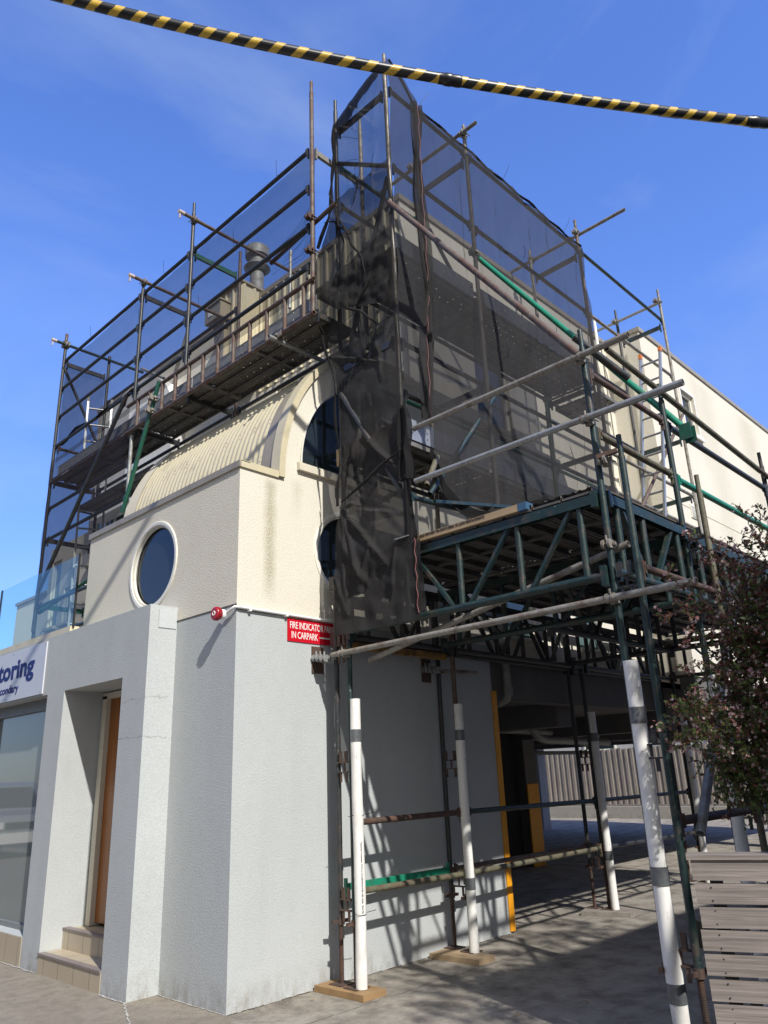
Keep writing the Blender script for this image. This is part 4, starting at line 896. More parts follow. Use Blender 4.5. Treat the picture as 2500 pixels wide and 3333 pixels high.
ledger(G, (.96, -.375, 1.24), (2.45, -.35, 1.24), RUST, r=.026); ledger(G, (2.45, -.35, 1.24), (5.07, -.3, 1.22), DGREEN, r=.026); ledger(G, (5.07, -.3, 1.22), (7.65, -.32, 1.22), BLACK)
ledger(G, (.96, -.375, .72), (2.45, -.35, .70), OLIVE, r=.026); ledger(G, (2.45, -.35, .70), (5.07, -.3, .70), OLIVE, r=.026); ledger(G, (5.07, -.3, .70), (7.65, -.32, .68), BLACK)
flatbar(G, (.97, -.19, .74), (2.49, -.12, .72), GREEN, .03, .05); ledger(G, (2.49, -.11, .72), (5.07, -.1, .71), RUSTG)
ledger(G, (2.40, -3.22, 2.78), (1.12, -3.22, 1.2), GALV, 'brace', r=.03, wedge=False)
for (x, y0, y1, z) in ((.955, -.375, -.19, 1.72), (.955, -.375, -.19, .66), (.955, -.375, -.19, 2.72), (2.47, -.33, -.10, 1.72), (2.47, -.33, -.10, .66), (5.07, -.29, -.1, 1.72), (5.07, -.29, -.1, .66), (.94, -3.17, -2.98, 1.72), (.94, -3.17, -2.98, 2.80), (.94, -3.17, -2.98, .60), (2.25, -3.17, -2.98, 2.8), (2.25, -3.17, -2.98, 1.3), (2.25, -3.17, -2.98, 3.3)):
    m_ = MB(); ym = (y0+y1)/2; m_.box(x-.02, y0+.03, z-.005, x+.02, y1-.03, z+.005); m_.box(x-.004, ym-.008, z-.07, x+.004, ym+.008, z+.0)
    m_.box(x-.02, y0+.03, z-.085, x+.02, y1-.03, z-.075)
    for yy in (y0+.06, y1-.06): m_.box(x-.018, yy-.018, z+.0, x-.01, yy+.018, z+.09); m_.box(x-.016, yy-.012, z-.16, x-.01, yy+.012, z-.085)
    m_.build('double_wedge_bracket', RUST if y0 > -1 or z < 1 else BLACK, G)
for x in (.90, 2.40):
    m_ = MB(); m_.box(x-.07, -.012, 2.50, x+.07, -.002, 2.74); m_.build('wall_plate', RUST, G)
    for k in range(3): clamp(G, (x+.0, -.05-.055*k, 2.63-.01*k), (0, 1, 0), GALV)
m_ = MB(); m_.tube((2.45, -.18, 2.60), (2.95, -.24, 2.61), R); m_.build('stub_tube', GALVW, G)
m_ = MB(); m_.box(1.02, -.30, 2.70, 2.4, -.24, 2.76); m_.build('bearer', metal('yellow_rust_steel', (.36, .20, .03), (.2, .11, .03), (.08, .05, .03), .5, 0, .6, False), G)

# ------------------------------------------------------------------ PVC sleeves taped round the posts
sl_info = [(.945, -.44, .05, 2.235, 'white plastic pipe sleeve standing nearest the grey wall corner with a cable tie midway', [1.93], [1.30, .57]),
           (2.42, -.385, .05, 2.25, 'white plastic pipe sleeve standing before the grey wall between corner and yellow edge', [1.95, .62], []),
           (5.07, -.36, .05, 2.25, 'white plastic pipe sleeve deep under the gantry in front of the paling fence', [1.95, .62], []),
           (.935, -3.02, .05, 2.24, 'large cracked white plastic pipe sleeve on the outer front post beside the timber planter', [1.9, .98, .38], []),
           (2.22, -3.03, .05, 2.22, 'white plastic pipe sleeve half hidden behind the flowering shrub', [1.95, .62], []),
           (7.62, -.40, .05, 2.25, 'farthest dim white plastic pipe sleeve under the gantry left of the shrub', [1.9], [])]
for i, (x, y, z0, z1, lab, tapes, ties) in enumerate(sl_info):
    T = thing('pipe_sleeve', lab, 'pipe', (x, y, z0), 'white pipe sleeves on the scaffold posts')
    m_ = MB(); n_ = 24; pts_ = [(x+.006*sin(zz*3+i), y+.004*cos(zz*2.3+i), zz) for zz in [z0+(z1-z0)*k/14 for k in range(15)]]
    rr_ = [.045+.0015*sin(k*1.7+i) for k in range(15)]; 
    if i == 3: rr_ = [.047+.004*math.exp(-((k-3)/1.6)**2) for k in range(15)]
    m_.path(pts_, rr_, n_); m_.build('sleeve', PVC, T)
    for t_ in tapes:
        q = MB(); q.path([(x+.006*sin(zz*3+i), y+.004*cos(zz*2.3+i), zz) for zz in (t_-.05, t_-.02, t_+.01, t_+.05)], [.0495, .049, .0497, .049] if i != 3 else [.053, .0525, .053, .0525], 24); q.build('tape', TAPE, T)
    for t_ in ties:
        q = MB(); q.path([(x+.049*cos(a), y+.049*sin(a), t_+.004*sin(a)) for a in [k*2*pi/20 for k in range(21)]], .0022, 5); q.path([(x+.049, y, t_), (x+.16, y-.02, t_+.01)], .0022, 5); q.path([(x-.049, y, t_), (x-.12, y-.01, t_-.005)], .0022, 5); q.build('cable_tie', TIE, T)
    if i == 0:
        text('printing', 'Pipelines Premium  PVC-U STORMWATER HD SN2  DN 90', INK, T, (x-.02, y-.0465, 1.10), (0, 0, -1), (1, 0, 0), .022, .95, 0, .0006)
# sole boards
sb_lab = ['pale timber sole board under the posts nearest the building corner', 'grey timber sole board under the second pair of posts by the wall', 'dusty timber sole board far inside under the third pair of posts']
for i, (x, y, rz) in enumerate(((.945, -.30, .02), (2.33, -.31, .05), (5.0, -.30, .3))):
    m_ = MB(); c_, s_ = cos(rz), sin(rz)
    m_.obox((x, y, .024), (c_, s_, 0), (-s_, c_, 0), (0, 0, 1), .125 if i < 2 else .14, .275, .0225)
    tag(m_.build('sole_board', WOODP if i == 0 else WOODL if i == 1 else WOODG, None, (x, y, .0)), sb_lab[i], 'board', 'timber sole boards under the posts')
# plank on the gantry truss
P = thing('timber_plank', 'long timber scaffold plank with blue painted end lying on the front truss', 'plank', (.93, -1.8, 3.42))
m_ = MB(); m_.box(.87, -2.33, 3.432, 1.09, -1.0, 3.487); m_.build('board', WOODL, P)
m_ = MB(); m_.box(.868, -2.405, 3.430, 1.092, -2.33, 3.489); m_.build('painted_end', BLUEP, P)
text('stamp', 'SCAFFOLD PLANKS AS1577 LVL TIMBER PLANKS WLL 450KG MAX SPAN 1.8M', INK, P, (.868, -2.02, 3.483), (0, 1, 0), (0, 0, -1), .034, .62, .0006, .0006)

# ------------------------------------------------------------------ netting
def wr(p, amp, f=3.0, off=0):
    return (noise.noise(Vector((p[0]*f+off, p[1]*f, p[2]*f*.45)))+.5*noise.noise(Vector((p[0]*f*2.7, p[1]*f*2.7+off, p[2]*f*.9))))*amp
# 1 street netting
NS = thing('street_netting', 'sheer black mesh netting stretched behind the handrails of the street scaffold', 'netting', (.66, 2.7, 6.1))
m_ = MB(); m_.grid(60, 14, lambda u, v: (.64+wr((u*6, v*2, 0), .012)+.0, -.33+6.13*u, 6.35+(1.77-.03*sin(pi*((u*3) % 1)))*v))
m_.build('panel', NETL, NS)
m_ = MB(); m_.grid(14, 50, lambda u, v: (.63+.7*u, 5.83+wr((u, v*5, 3), .02)+.09*sin(pi*u)*(.3), 3.5+4.62*v)); m_.build('end_panel', NETL, NS)
def lowpanel(u, v):
    y = 3.35+2.45*u; return (.565+wr((y, v*2, 1), .02), y, 4.9+.0*v+1.45*v*(1-.0*u)-.5*(1-u)*0+(-.9*u*(1-v)))
m_ = MB(); m_.grid(26, 18, lowpanel); m_.build('lower_panel', NETL, NS)
m_ = MB()
m_.path([(.6+.03*sin(k*1.3), 5.78-.19*k, 6.62-.02*sin(k)*1.5-(.0 if k else .0)) for k in range(14)], [.012+.01*abs(sin(k*1.1)) for k in range(14)], 6)
m_.path([(.58, 3.45+.04*k, 6.62-.09*k*(.6+.4*sin(k))) for k in range(5)], .012, 5); m_.build('gathered_edge', NETK, NS)
for i in range(7):
    y = .2+i*.78+.2*sin(i*3); z = 8.1-.5*(i % 3)
    q = MB(); q.path([(.58, y, z), (.545, y+.02, z-.03), (.50, y-.03, z+.13+.03*sin(i*2))], .0022, 5); q.build('cable_tie', TIE, NS)
# 2 driveway netting, plane y = -1.24
ND = thing('driveway_netting', 'broad black shade cloth hanging over the driveway side scaffold with vertical creases', 'netting', (2.8, -1.24, 4.0))
def lowz(x):
    P_ = [(.9, 4.62), (1.14, 4.35), (1.3, 3.95), (1.5, 3.86), (1.76, 3.83), (2.3, 3.98), (2.95, 4.2), (4.35, 4.50), (4.9, 4.55)]
    for i in range(len(P_)-1):
        if P_[i][0] <= x <= P_[i+1][0]: return P_[i][1]+(P_[i+1][1]-P_[i][1])*(x-P_[i][0])/(P_[i+1][0]-P_[i][0])
    return P_[-1][1]
def topz(x): return 8.52+(.36*max(0, 1-(x-.88)/.42) if x < 1.3 else 0)-.02*abs(sin((x-.88)*2.4))
def dpan(x0, x1, off=0, amp=.05):
    def fn(u, v):
        x = x0+(x1-x0)*u; z = lowz(x)+(topz(x)-lowz(x))*v
        cre = sum(.028*math.exp(-((x-c_-.05*sin(z*1.3+c_))/.035)**2) for c_ in (2.0, 2.62, 3.3, 3.75, 4.1, 4.45))
        return (x, -1.245-off-wr((x, off, z), amp)-cre, z)
    return fn
m_ = MB(); m_.grid(130, 80, dpan(1.28, 4.82)); m_.build('panel', NETM, ND)
m_ = MB(); m_.grid(16, 80, lambda u, v: (.86+.44*u, -1.25-wr((.86+.44*u, 3, v*4), .05)-.03*sin(u*pi), (4.95-.25*u)+(topz(.88+.42*u)-(4.95-.25*u))*v)); m_.build('corner_overlap', NETM, ND)
m_ = MB()                                             # overlap and gather beside the front corner
def gath(u, v):
    z = 4.66+(topz(1.28)-4.66)*v; t = [(4.66, 1.13), (5.45, 1.19), (6.1, 1.28), (6.48, 1.25), (7.23, 1.2), (7.96, 1.24), (8.6, 1.29)]
    c_ = 1.2
    for i in range(len(t)-1):
        if t[i][0] <= z <= t[i+1][0]: c_ = t[i][1]+(t[i+1][1]-t[i][1])*(z-t[i][0])/(t[i+1][0]-t[i][0])
    wd = .10*(.25+abs(sin((z-6.1)*1.9))**.7); x = c_+(u-.35)*wd*1.6
    return (x, -1.275-.03*sin(u*14+z*2)-.0*u, z)
m_.grid(18, 90, gath); m_.build('gathered_seam', NETD, ND)
m_ = MB(); m_.path([(gath(.4, k/40)[0]+.01*sin(k*1.9), gath(.4, k/40)[1]-.035, gath(.4, k/40)[2]) for k in range(41)], .003, 6); m_.build('red_cord', CORD, ND)
m_ = MB(); m_.grid(40, 3, lambda u, v: (1.15+1.9*u, -1.27-.03*v-.02*sin(u*20), lowz(1.15+1.9*u)+.075*v*(1+.5*sin(u*9)))); m_.build('hem', NETK, ND)
m_ = MB(); m_.path([(.9+.099*k, -1.25-.01*sin(k), topz(.9+.099*k)+.005) for k in range(40)], [.012+.006*abs(sin(k*.9)) for k in range(40)], 6); m_.build('top_hem', NETK, ND)
for i, (x, z, dx, dz) in enumerate(((1.3, 8.46, .1, .22), (2.9, 8.5, .03, .2), (4.3, 8.5, .04, .2), (3.2, 7.5, -.15, .05), (2.0, 6.5, -.1, -.1), (3.4, 4.9, .2, .1), (1.5, 5.2, .12, -.1), (2.6, 5.9, -.1, .05), (4.0, 6.0, .12, .06))):
    q = MB(); q.path([(x, -1.26, z), (x+dx*.5, -1.33, z+dz*.5+.01), (x+dx, -1.36, z+dz)], .0024, 5); q.build('cable_tie', TIE, ND)
# 3 corner netting
NC = thing('corner_netting', 'crumpled black shade cloth wrapping the front corner from peak to fire sign', 'netting', (.85, -.8, 2.8))
LE = [(8.80, -1.12), (8.52, -.46), (7.7, -.41), (7.32, -.35), (7.0, -.17), (6.75, -.02), (6.43, .02), (5.94, -.22), (5.45, -.37), (4.9, -.43), (4.42, -.445), (4.0, -.44), (3.9, -.44), (3.80, -.37), (3.32, -.345), (2.80, -.335)]
RE = [(8.80, -1.2), (8.5, -1.23), (4.7, -1.27), (4.2, -1.31), (3.67, -1.30), (3.44, -1.35), (2.80, -1.36)]
def ip(T_, z):
    for i in range(len(T_)-1):
        if T_[i+1][0] <= z <= T_[i][0]: return T_[i][1]+(T_[i+1][1]-T_[i][1])*(z-T_[i][0])/(T_[i+1][0]-T_[i][0])
    return T_[0][1] if z > T_[0][0] else T_[-1][1]
rc = random.Random(21); CREASES = []
for _ in range(46):
    y_, z_ = rc.uniform(-1.25, -.3), rc.uniform(2.9, 8.4); a_ = rc.choice([rc.uniform(.9, 1.5), rc.uniform(1.7, 2.3), rc.uniform(.3, .9)]); l_ = rc.uniform(.25, .9)
    CREASES.append((y_, z_, y_+l_*cos(a_), z_+l_*sin(a_), rc.uniform(.014, .03), rc.uniform(.02, .05)*rc.choice([-1, 1])))
for (y1_, z1_) in ((-.9, 4.6), (-.7, 4.7), (-1.0, 3.3), (-.7, 3.2), (-.5, 4.6), (-1.2, 3.7), (-.55, 3.3)): CREASES.append((-.44, 3.96, y1_, z1_, .02, .035))
def cpan(z0, z1, amp, off=0, f=3.2):
    def fn(u, v):
        z = z0+(z1-z0)*v; yl, yr = ip(LE, z), ip(RE, z); y = yl+(yr-yl)*u
        pin = math.exp(-((z-3.95)/.12)**2)*(1-u)
        e = min(u, 1-u)*4; e = min(e, 1)
        cr_ = 0.0
        for (a0, b0, a1, b1, w_, h_) in CREASES:
            dx_, dz_ = a1-a0, b1-b0; L2 = dx_*dx_+dz_*dz_; t_ = max(0, min(1, ((y-a0)*dx_+(z-b0)*dz_)/L2)); ds = sqrt((y-a0-t_*dx_)**2+(z-b0-t_*dz_)**2)
            cr_ += h_*math.exp(-(ds/w_)**2)*sin(pi*(.1+.8*t_))
        return (.845-off-(wr((y*.6, z*.6, off), amp*.55, f)+cr_)*(.35+.65*e)+.0*pin, y+wr((z, y, 2), .012)*1, z+pin*.06*sin(u*9))
    return fn
m_ = MB(); m_.grid(56, 110, cpan(7.5, 8.80, .09)); m_.build('upper_panel', NETU, NC)
m_ = MB(); m_.grid(60, 80, cpan(5.9, 7.5, .10)); m_.build('deck_panel', NETD, NC)
m_ = MB(); m_.grid(60, 140, cpan(3.9, 5.9, .09)); m_.build('middle_panel', NETD, NC)
m_ = MB(); m_.grid(60, 90, cpan(2.78, 3.92, .07, .02, 4.0)); m_.build('lower_panel', NETD, NC)
# folded second layers: dark sag below the top rail and dark drape at deck level
def tri_(pts3, nu=14, nv=10, amp=.03, off=0.0):
    a, b_, c_, d_ = [Vector(p) for p in pts3]
    def fn(u, v):
        p = a.lerp(b_, u).lerp(d_.lerp(c_, u), v); return (p.x-off-wr((p.y, p.z, 5), amp, 4), p.y, p.z)
    return nu, nv, fn
m_ = MB(); m_.grid(*tri_([(.83, -.44, 8.50), (.83, -1.18, 8.86), (.83, -1.14, 8.68), (.83, -.52, 8.33)])); m_.build('top_fold', NETK, NC)
m_ = MB(); m_.grid(*tri_([(.77, -.10, 6.42), (.78, -1.2, 6.62), (.78, -1.2, 5.80), (.77, -.50, 6.05)], 40, 30, .045)); m_.build('deck_drape', NETF, NC)
for k, (y0, z0, y1, z1) in enumerate(((-.42, 7.6, -.62, 6.7), (-.5, 7.3, -.95, 6.2), (-.36, 7.2, -.75, 6.85), (-.3, 6.4, -1.15, 5.5), (-1.15, 6.3, -.7, 5.9), (-.45, 4.0, -1.28, 4.25), (-.44, 3.98, -.55, 4.6))):
    pts_ = [(.775-.02*sin(j_*.7+k), y0+(y1-y0)*j_/10+.02*sin(j_*1.3+k), z0+(z1-z0)*j_/10+.035*sin(j_*.55)*((-1)**k)) for j_ in range(11)]
    m_ = MB(); m_.path(pts_, [.004+.011*sin(pi*j_/10) for j_ in range(11)], 6); m_.build('fold', NETF, NC)
m_ = MB(); m_.path([(.80-.02*sin(k), ip(LE, 6.7-.13*k)+.0, 6.7-.13*k) for k in range(22)], [.010+.006*sin(k) for k in range(22)], 6)
m_.path([(.82-.01*sin(k), ip(LE, 8.5-.1*k), 8.5-.1*k) for k in range(16)], [.012+.012*abs(sin(k*.8)) for k in range(16)], 6); m_.build('edge_roll', NETK, NC)
m_ = MB(); 
def spine(u, v):                                      # tied bunch beside the open gap at handrail level
    z = 4.72-.72*v; w_ = .05+.05*abs(sin(v*pi*1.6)); return (.83-.03*sin(u*9+v*3), -1.22-(u-.3)*w_*1.6-.02, z)
m_.grid(14, 30, spine); m_.grid(12, 16, lambda u, v: (.83-.02*sin(u*8), -1.27-(u-.3)*(.05+.10*v), 4.0-.55*v)); m_.build('tied_bunch', NETK, NC)
m_ = MB(); m_.path([(.815, -1.335-.008*sin(k*1.4), 3.45-.033*k) for k in range(20)], .0035, 6); m_.build('red_cord', CORD, NC)
m_ = MB(); m_.grid(*tri_([(.84, -1.24, 3.44), (.84, -1.38, 3.44), (.84, -1.40, 2.84), (.84, -1.28, 2.80)], 8, 14, .03, .01)); m_.build('corner_fold', NETD, NC)
for i, (y, z, dy, dz) in enumerate(((-1.05, 8.86, .12, .12), (-.85, 8.0, .3, .2), (-.6, 7.85, -.3, -.2), (-.5, 6.55, -.15, -.15), (-1.2, 4.33, -.3, .02), (-1.22, 4.0, -.2, .0), (-1.1, 3.75, .15, .12), (-.1, 6.35, .15, .1), (-.75, 5.45, .1, -.4), (-.8, 5.6, .25, -.3))):
    q = MB(); q.path([(.80, y, z), (.76, y+dy*.5, z+dz*.5+.01), (.73, y+dy, z+dz)], .0024, 5); q.build('cable_tie', TIE, NC)

# ------------------------------------------------------------------ ladders
def ladder(label, b0, b1, wv, wid, rails, n, caps, loc, cap_z):
    T = thing('ladder', label, 'ladder', loc, 'aluminium access ladders'); b0, b1, wv = Vector(b0), Vector(b1), Vector(wv)*wid
    for s_ in (0, 1):
        m_ = MB(); m_.bar(b0+wv*s_, b1+wv*s_, .045, .03, up=tuple(wv)); o = m_.build('stile', ALU, T)
        q = MB(); d_ = (b1-b0).normalized(); q.bar(b1+wv*s_-d_*.02, b1+wv*s_+d_*.05, .055, .04, up=tuple(wv)); q.build('end_cap', caps, o)
    for k in range(n):
        p = b0.lerp(b1, (k+.5)/n); m_ = MB(); m_.tube(p, p+wv, .016, 10, hollow=False); m_.build('rung', ALU, T)
ladder('silver aluminium ladder with orange end caps rising beside the wing wall', (5.75, -1.06, 4.35), (6.05, -1.30, 7.22), (0, -1, 0), .30, 0, 10, ORANGE, (5.75, -1.2, 4.35), 0)
ladder('silver aluminium ladder with black end caps inside the far end of the street scaffold', (.95, 5.45, 3.1), (1.0, 5.66, 7.5), (.9, -.42, 0), .36, 0, 15, TIE, (.95, 5.45, 3.1), 0)

# ------------------------------------------------------------------ overhead cable
C = thing('overhead_cable', 'black and yellow striped overhead cable sleeve crossing in front of the scaffold peak', 'cable', (0, -2.3, 7.1))
A0, A1, A2 = Vector((-2.24, -.8, 7.30)), Vector((-.02, -2.31, 7.06)), Vector((2.54, -4.23, 6.92))
def cabp(t):
    # quadratic through three points, t in [0,2]
    return A0*((t-1)*(t-2)/2)+A1*(-(t)*(t-2))+A2*(t*(t-1)/2)
CR = .0425
VW = (A1-Vector((-3.7464, -5.3423, 1.6))).normalized(); D1 = (cabp(1.01)-cabp(.99)).normalized(); TOP = VW.cross(D1).normalized(); TOP = TOP if TOP.z > 0 else -TOP
A_1 = D1.cross(Vector((0, 0, 1))).normalized(); B_1 = A_1.cross(D1); TH = math.atan2(TOP.dot(B_1), TOP.dot(A_1))
def cseg(t0, t1, r0, stripe=True):
    L_ = (cabp(t1)-cabp(t0)).length
    nn = max(6, int(L_/.008)); na = 24
    yv = MB(); kv = MB()
    rings = []
    for i in range(nn+1):
        t = t0+(t1-t0)*i/nn; p = cabp(t); d_ = (cabp(t+.01)-cabp(t-.01)).normalized(); a = d_.cross(Vector((0, 0, 1))).normalized(); b2 = a.cross(d_)
        rings.append([p+(a*cos(2*pi*k/na)+b2*sin(2*pi*k/na))*r0 for k in range(na)])
    for i in range(nn):
        s_ = L_*i/nn
        for k in range(na):
            q = [rings[i][k], rings[i][(k+1) % na], rings[i+1][(k+1) % na], rings[i+1][k]]
            ph = (s_/.172-cos(2*pi*(k+.5)/na-TH)*.20) % 1
            (yv if ph < .40 else kv).add(q, [(0, 1, 2, 3)], True)
    return yv, kv
joins = [-1.0, -.62, 1.115, 1.975, 3.2]
for i in range(len(joins)-1):
    yv, kv = cseg(joins[i]+.01, joins[i+1]-.01, CR)
    kv.build('sleeve', CABK, C); yv.build('stripes', CABY, C)
for j_ in joins[1:-1]:
    m_ = MB(); p, q = cabp(j_-.04), cabp(j_+.025); m_.path([p, p.lerp(q, .25), p.lerp(q, .3), p.lerp(q, .55), p.lerp(q, .6), p.lerp(q, .85), q], [.045, .046, .051, .051, .047, .049, .045], 18); m_.build('coupling', CABK, C)
m_ = MB(); pa, pb = cabp(1.70), cabp(1.755); dd = (pb-pa).normalized(); aa = dd.cross(Vector((0, 0, 1))).normalized(); bb = aa.cross(dd)
ring = lambda p, k: p+(aa*cos(k)+bb*sin(k))*(CR+.003)
ang0, ang1 = -2.9-.6+pi*0, .0
def lab(u, v):
    k = 1.9+1.9*v; p = pa.lerp(pb, u); return tuple(ring(p, k))
m_.grid(6, 10, lab); m_.build('paper_label', WHITE, C)
nk = 2.95; nrm_ = (aa*cos(nk)+bb*sin(nk)); up_ = (-(aa)*-sin(nk)+bb*cos(nk)); up_ = (nrm_.cross(dd)) ; up_ = up_ if up_.z > 0 else -up_
text('printing', 'Low Voltage', INK, C, pa+dd*.02+nrm_*(CR+.006)-up_*.012, dd, up_, .034, .62, .0006, .0004)
# ------------------------------------------------------------------ signs, siren
F = thing('fire_sign', 'red fire indicator panel sign with white lettering on the grey wall', 'sign', (.55, 0, 2.77))
m_ = MB(); m_.box(.548, -.010, 2.765, 1.235, -.002, 2.972); m_.build('board', REDP, F)
text('lettering', 'FIRE INDICATOR PANEL', WHITE, F, (.570, -.0105, 2.882), (1, 0, 0), (0, 0, 1), .088, .66, .0003, .0012, .95, .568)
text('lettering', 'IN CARPARK', WHITE, F, (.588, -.0105, 2.795), (1, 0, 0), (0, 0, 1), .088, .66, .0003, .0012, .95, .315)
m_ = MB(); m_.box(.925, -.013, 2.818, 1.15, -.0105, 2.831); m_.add([(1.15, -.012, 2.80), (1.2, -.012, 2.8245), (1.15, -.012, 2.85)], [(0, 1, 2)]); m_.build('arrow', WHITE, F)
U = thing('fire_siren', 'round red siren on a white conduit at the grey and cream corner', 'siren', (-.05, .14, 2.95))
m_ = MB(); m_.path([(-.035, .14, 2.955), (-.075, .14, 2.955)], .045, 20); m_.build('base', WHITE, U)
m_ = MB(); m_.path([(-.07, .14, 2.955), (-.085, .14, 2.955), (-.088, .14, 2.955), (-.125, .14, 2.955), (-.13, .14, 2.955)], [.046, .05, .056, .056, .046], 24)
for k in range(28): a = k*2*pi/28; m_.obox((-.105, .14+.056*cos(a), 2.955+.056*sin(a)), (1, 0, 0), (0, cos(a), sin(a)), (0, -sin(a), cos(a)), .014, .003, .003)
m_.build('horn', REDL, U)
m_ = MB(); m_.path([(-.132, .14+.018*cos(a), 2.955+.018*sin(a)) for a in [k*2*pi/12 for k in range(13)]], .004, 6); m_.build('centre_mark', WHITE, U)
m_ = MB(); m_.path([(-.03, .10, 2.965), (-.03, .03, 2.985), (-.025, -.012, 3.0), (.02, -.026, 3.0), (.5, -.026, 2.995), (1.3, -.026, 2.99)], .013, 10)
for x in (.12, .52): m_.box(x-.012, -.042, 2.975, x+.012, -.002, 3.015)
m_.build('conduit', WHITE, U)
V = thing('tutoring_sign', 'pale sign board with navy tutoring lettering above the shop window', 'sign', (-.285, 3.1, 2.56))
m_ = MB(); m_.box(-.298, 3.10, 2.565, -.283, 7.0, 3.125); m_.build('board', SIGNW, V)
text('lettering', 'tutoring', NAVY, V, (-.2995, 4.74, 2.815), (0, -1, 0), (0, 0, 1), .30, 1, .010, .0015, 1.0, 1.37)
text('lettering', 'Secondary', NAVY, V, (-.2995, 4.44, 2.655), (0, -1, 0), (0, 0, 1), .125, 1, .003, .0015, 1.0, .69)
m_ = MB()
for (y, z) in ((3.13, 3.10), (3.14, 2.59), (4.0, 3.10), (4.1, 2.59)): m_.tube((-.298, y, z), (-.302, y, z), .008, 10, hollow=False)
m_.build('screw', GALV, V)
# ------------------------------------------------------------------ planter with slatted side
PL = thing('timber_planter', 'tall slatted grey timber planter box in the lower right foreground', 'planter', (.19, -3.57, 0))
uu = Vector((sin(.4), -cos(.4), 0)); vv = Vector((cos(.4), sin(.4), 0)); PC = Vector((.185, -3.56, 0))
for k in range(12):
    zt_ = 1.155-.1*k; mth = MB(); jit = random.uniform(-.006, .006)
    tl_ = random.uniform(-.004, .004); c0 = PC+uu*(.75+jit)+vv*random.uniform(-.003, .003)+Vector((0, 0, zt_-.044+random.uniform(-.0015, .0015))); mth.obox(c0, uu+Vector((0, 0, tl_)), vv, Vector((0, 0, 1))-uu*tl_, .75, .011, .0435); 
    o = mth.build('slat', WOODS, PL)
    me = o.data
    sc_ = MB()
    for s_ in (.07,):
        for dz in (-.028, .028): q = PC+uu*(s_+.006*k*.3)+Vector((0, 0, zt_-.044+dz))-vv*.0115; sc_.tube(q, q-vv*.002, .004, 8, hollow=False)
    sc_.build('screw', BLACK, o)
m_ = MB(); c0 = PC+uu*.74+vv*.05+Vector((0, 0, 1.171)); m_.obox(c0, uu, vv, (0, 0, 1), .76, .075, .011); m_.build('top_rail', WOODS, PL)
m_ = MB()
for s_ in (.10, .75, 1.4): c0 = PC+uu*s_+vv*.045+Vector((0, 0, .575)); m_.obox(c0, uu, vv, (0, 0, 1), .03, .03, .575)
m_.build('frame_post', BLACK, PL)
m_ = MB()
for k in range(12): c0 = PC+vv*.45+Vector((0, 0, 1.111-.1*k)); 
for k in range(12): c0 = PC+uu*1.5+vv*.3+Vector((0, 0, 1.111-.1*k)); m_.obox(c0, vv, uu, (0, 0, 1), .3, .011, .044)
m_.build('end_slats', WOODG, PL)

# ------------------------------------------------------------------ flowering shrub
SH = thing('flowering_shrub', 'bushy abelia shrub with pink and white flowers overhanging at the right edge', 'shrub', (2.0, -4.45, 0))
def leafmat(name, c1, c2, tr_=.45):
    m, nt, b, o = newmat(name); oi = N(nt, 'ShaderNodeNewGeometry')
    n = noise_tex(nt, worldco(nt), 14, 3, .7); r_ = ramp(nt, oi.outputs['Random Per Island'], [(.2, 0.0), (.9, 1.0)])
    c = mixc(nt, r_, c1, c2); c = mixc(nt, ramp(nt, n, [(.35, 0.0), (.65, .5)]), c, tuple(x*.7 for x in c2))
    ML(nt, c, b.inputs['Base Color']); setp(b, Roughness=.38)
    tl = N(nt, 'ShaderNodeBsdfTranslucent'); ML(nt, c, tl.inputs[0]); ms = N(nt, 'ShaderNodeMixShader'); ms.inputs[0].default_value = tr_
    ML(nt, b.outputs[0], ms.inputs[1]); ML(nt, tl.outputs[0], ms.inputs[2]); ML(nt, ms.outputs[0], o.inputs[0]); return m
LEAF = leafmat('green_leaf', (.10, .15, .045), (.18, .25, .07)); LEAFR = leafmat('bronze_leaf', (.20, .07, .05), (.15, .10, .05)); PETAL = leafmat('pale_pink_petal', (.72, .52, .52), (.78, .68, .66)); SEPAL = leafmat('coral_sepal', (.42, .13, .11), (.50, .22, .18))
lobes = [((1.17, -3.76, 1.97), .42, 1.0), ((1.0, -3.79, 2.41), .22, .8), ((.97, -3.56, 1.69), .22, 1.0), ((.68, -3.50, 1.84), .15, .8), ((1.06, -3.92, 2.70), .22, .6), ((1.21, -3.62, 1.56), .24, 1.0), ((1.30, -3.90, 2.25), .42, 1.0),
         ((1.5, -4.0, 1.8), .5, 1.0), ((1.03, -3.55, 1.50), .14, .8)]
rnd = random.Random(5)
leaf = MB(); leafr = MB(); petal = MB(); sepal = MB(); stems = MB()
def add_leaf(mb, p, d_, n_, ln, wd):
    d_ = d_.normalized(); s_ = d_.cross(n_); s_ = s_.normalized() if s_.length > 1e-3 else Vector((1, 0, 0)); up2 = s_.cross(d_)
    a = p; b_ = p+d_*ln*.45+s_*wd*.5+up2*wd*.12; c_ = p+d_*ln; e = p+d_*ln*.45-s_*wd*.5+up2*wd*.12; m2 = p+d_*ln*.5-up2*wd*.05
    mb.add([a, b_, c_, e, m2], [(0, 1, 4), (1, 2, 4), (2, 3, 4), (3, 0, 4)], True)
def rv(): 
    while True:
        v_ = Vector((rnd.uniform(-1, 1), rnd.uniform(-1, 1), rnd.uniform(-1, 1)))
        if .05 < v_.length < 1: return v_.normalized()
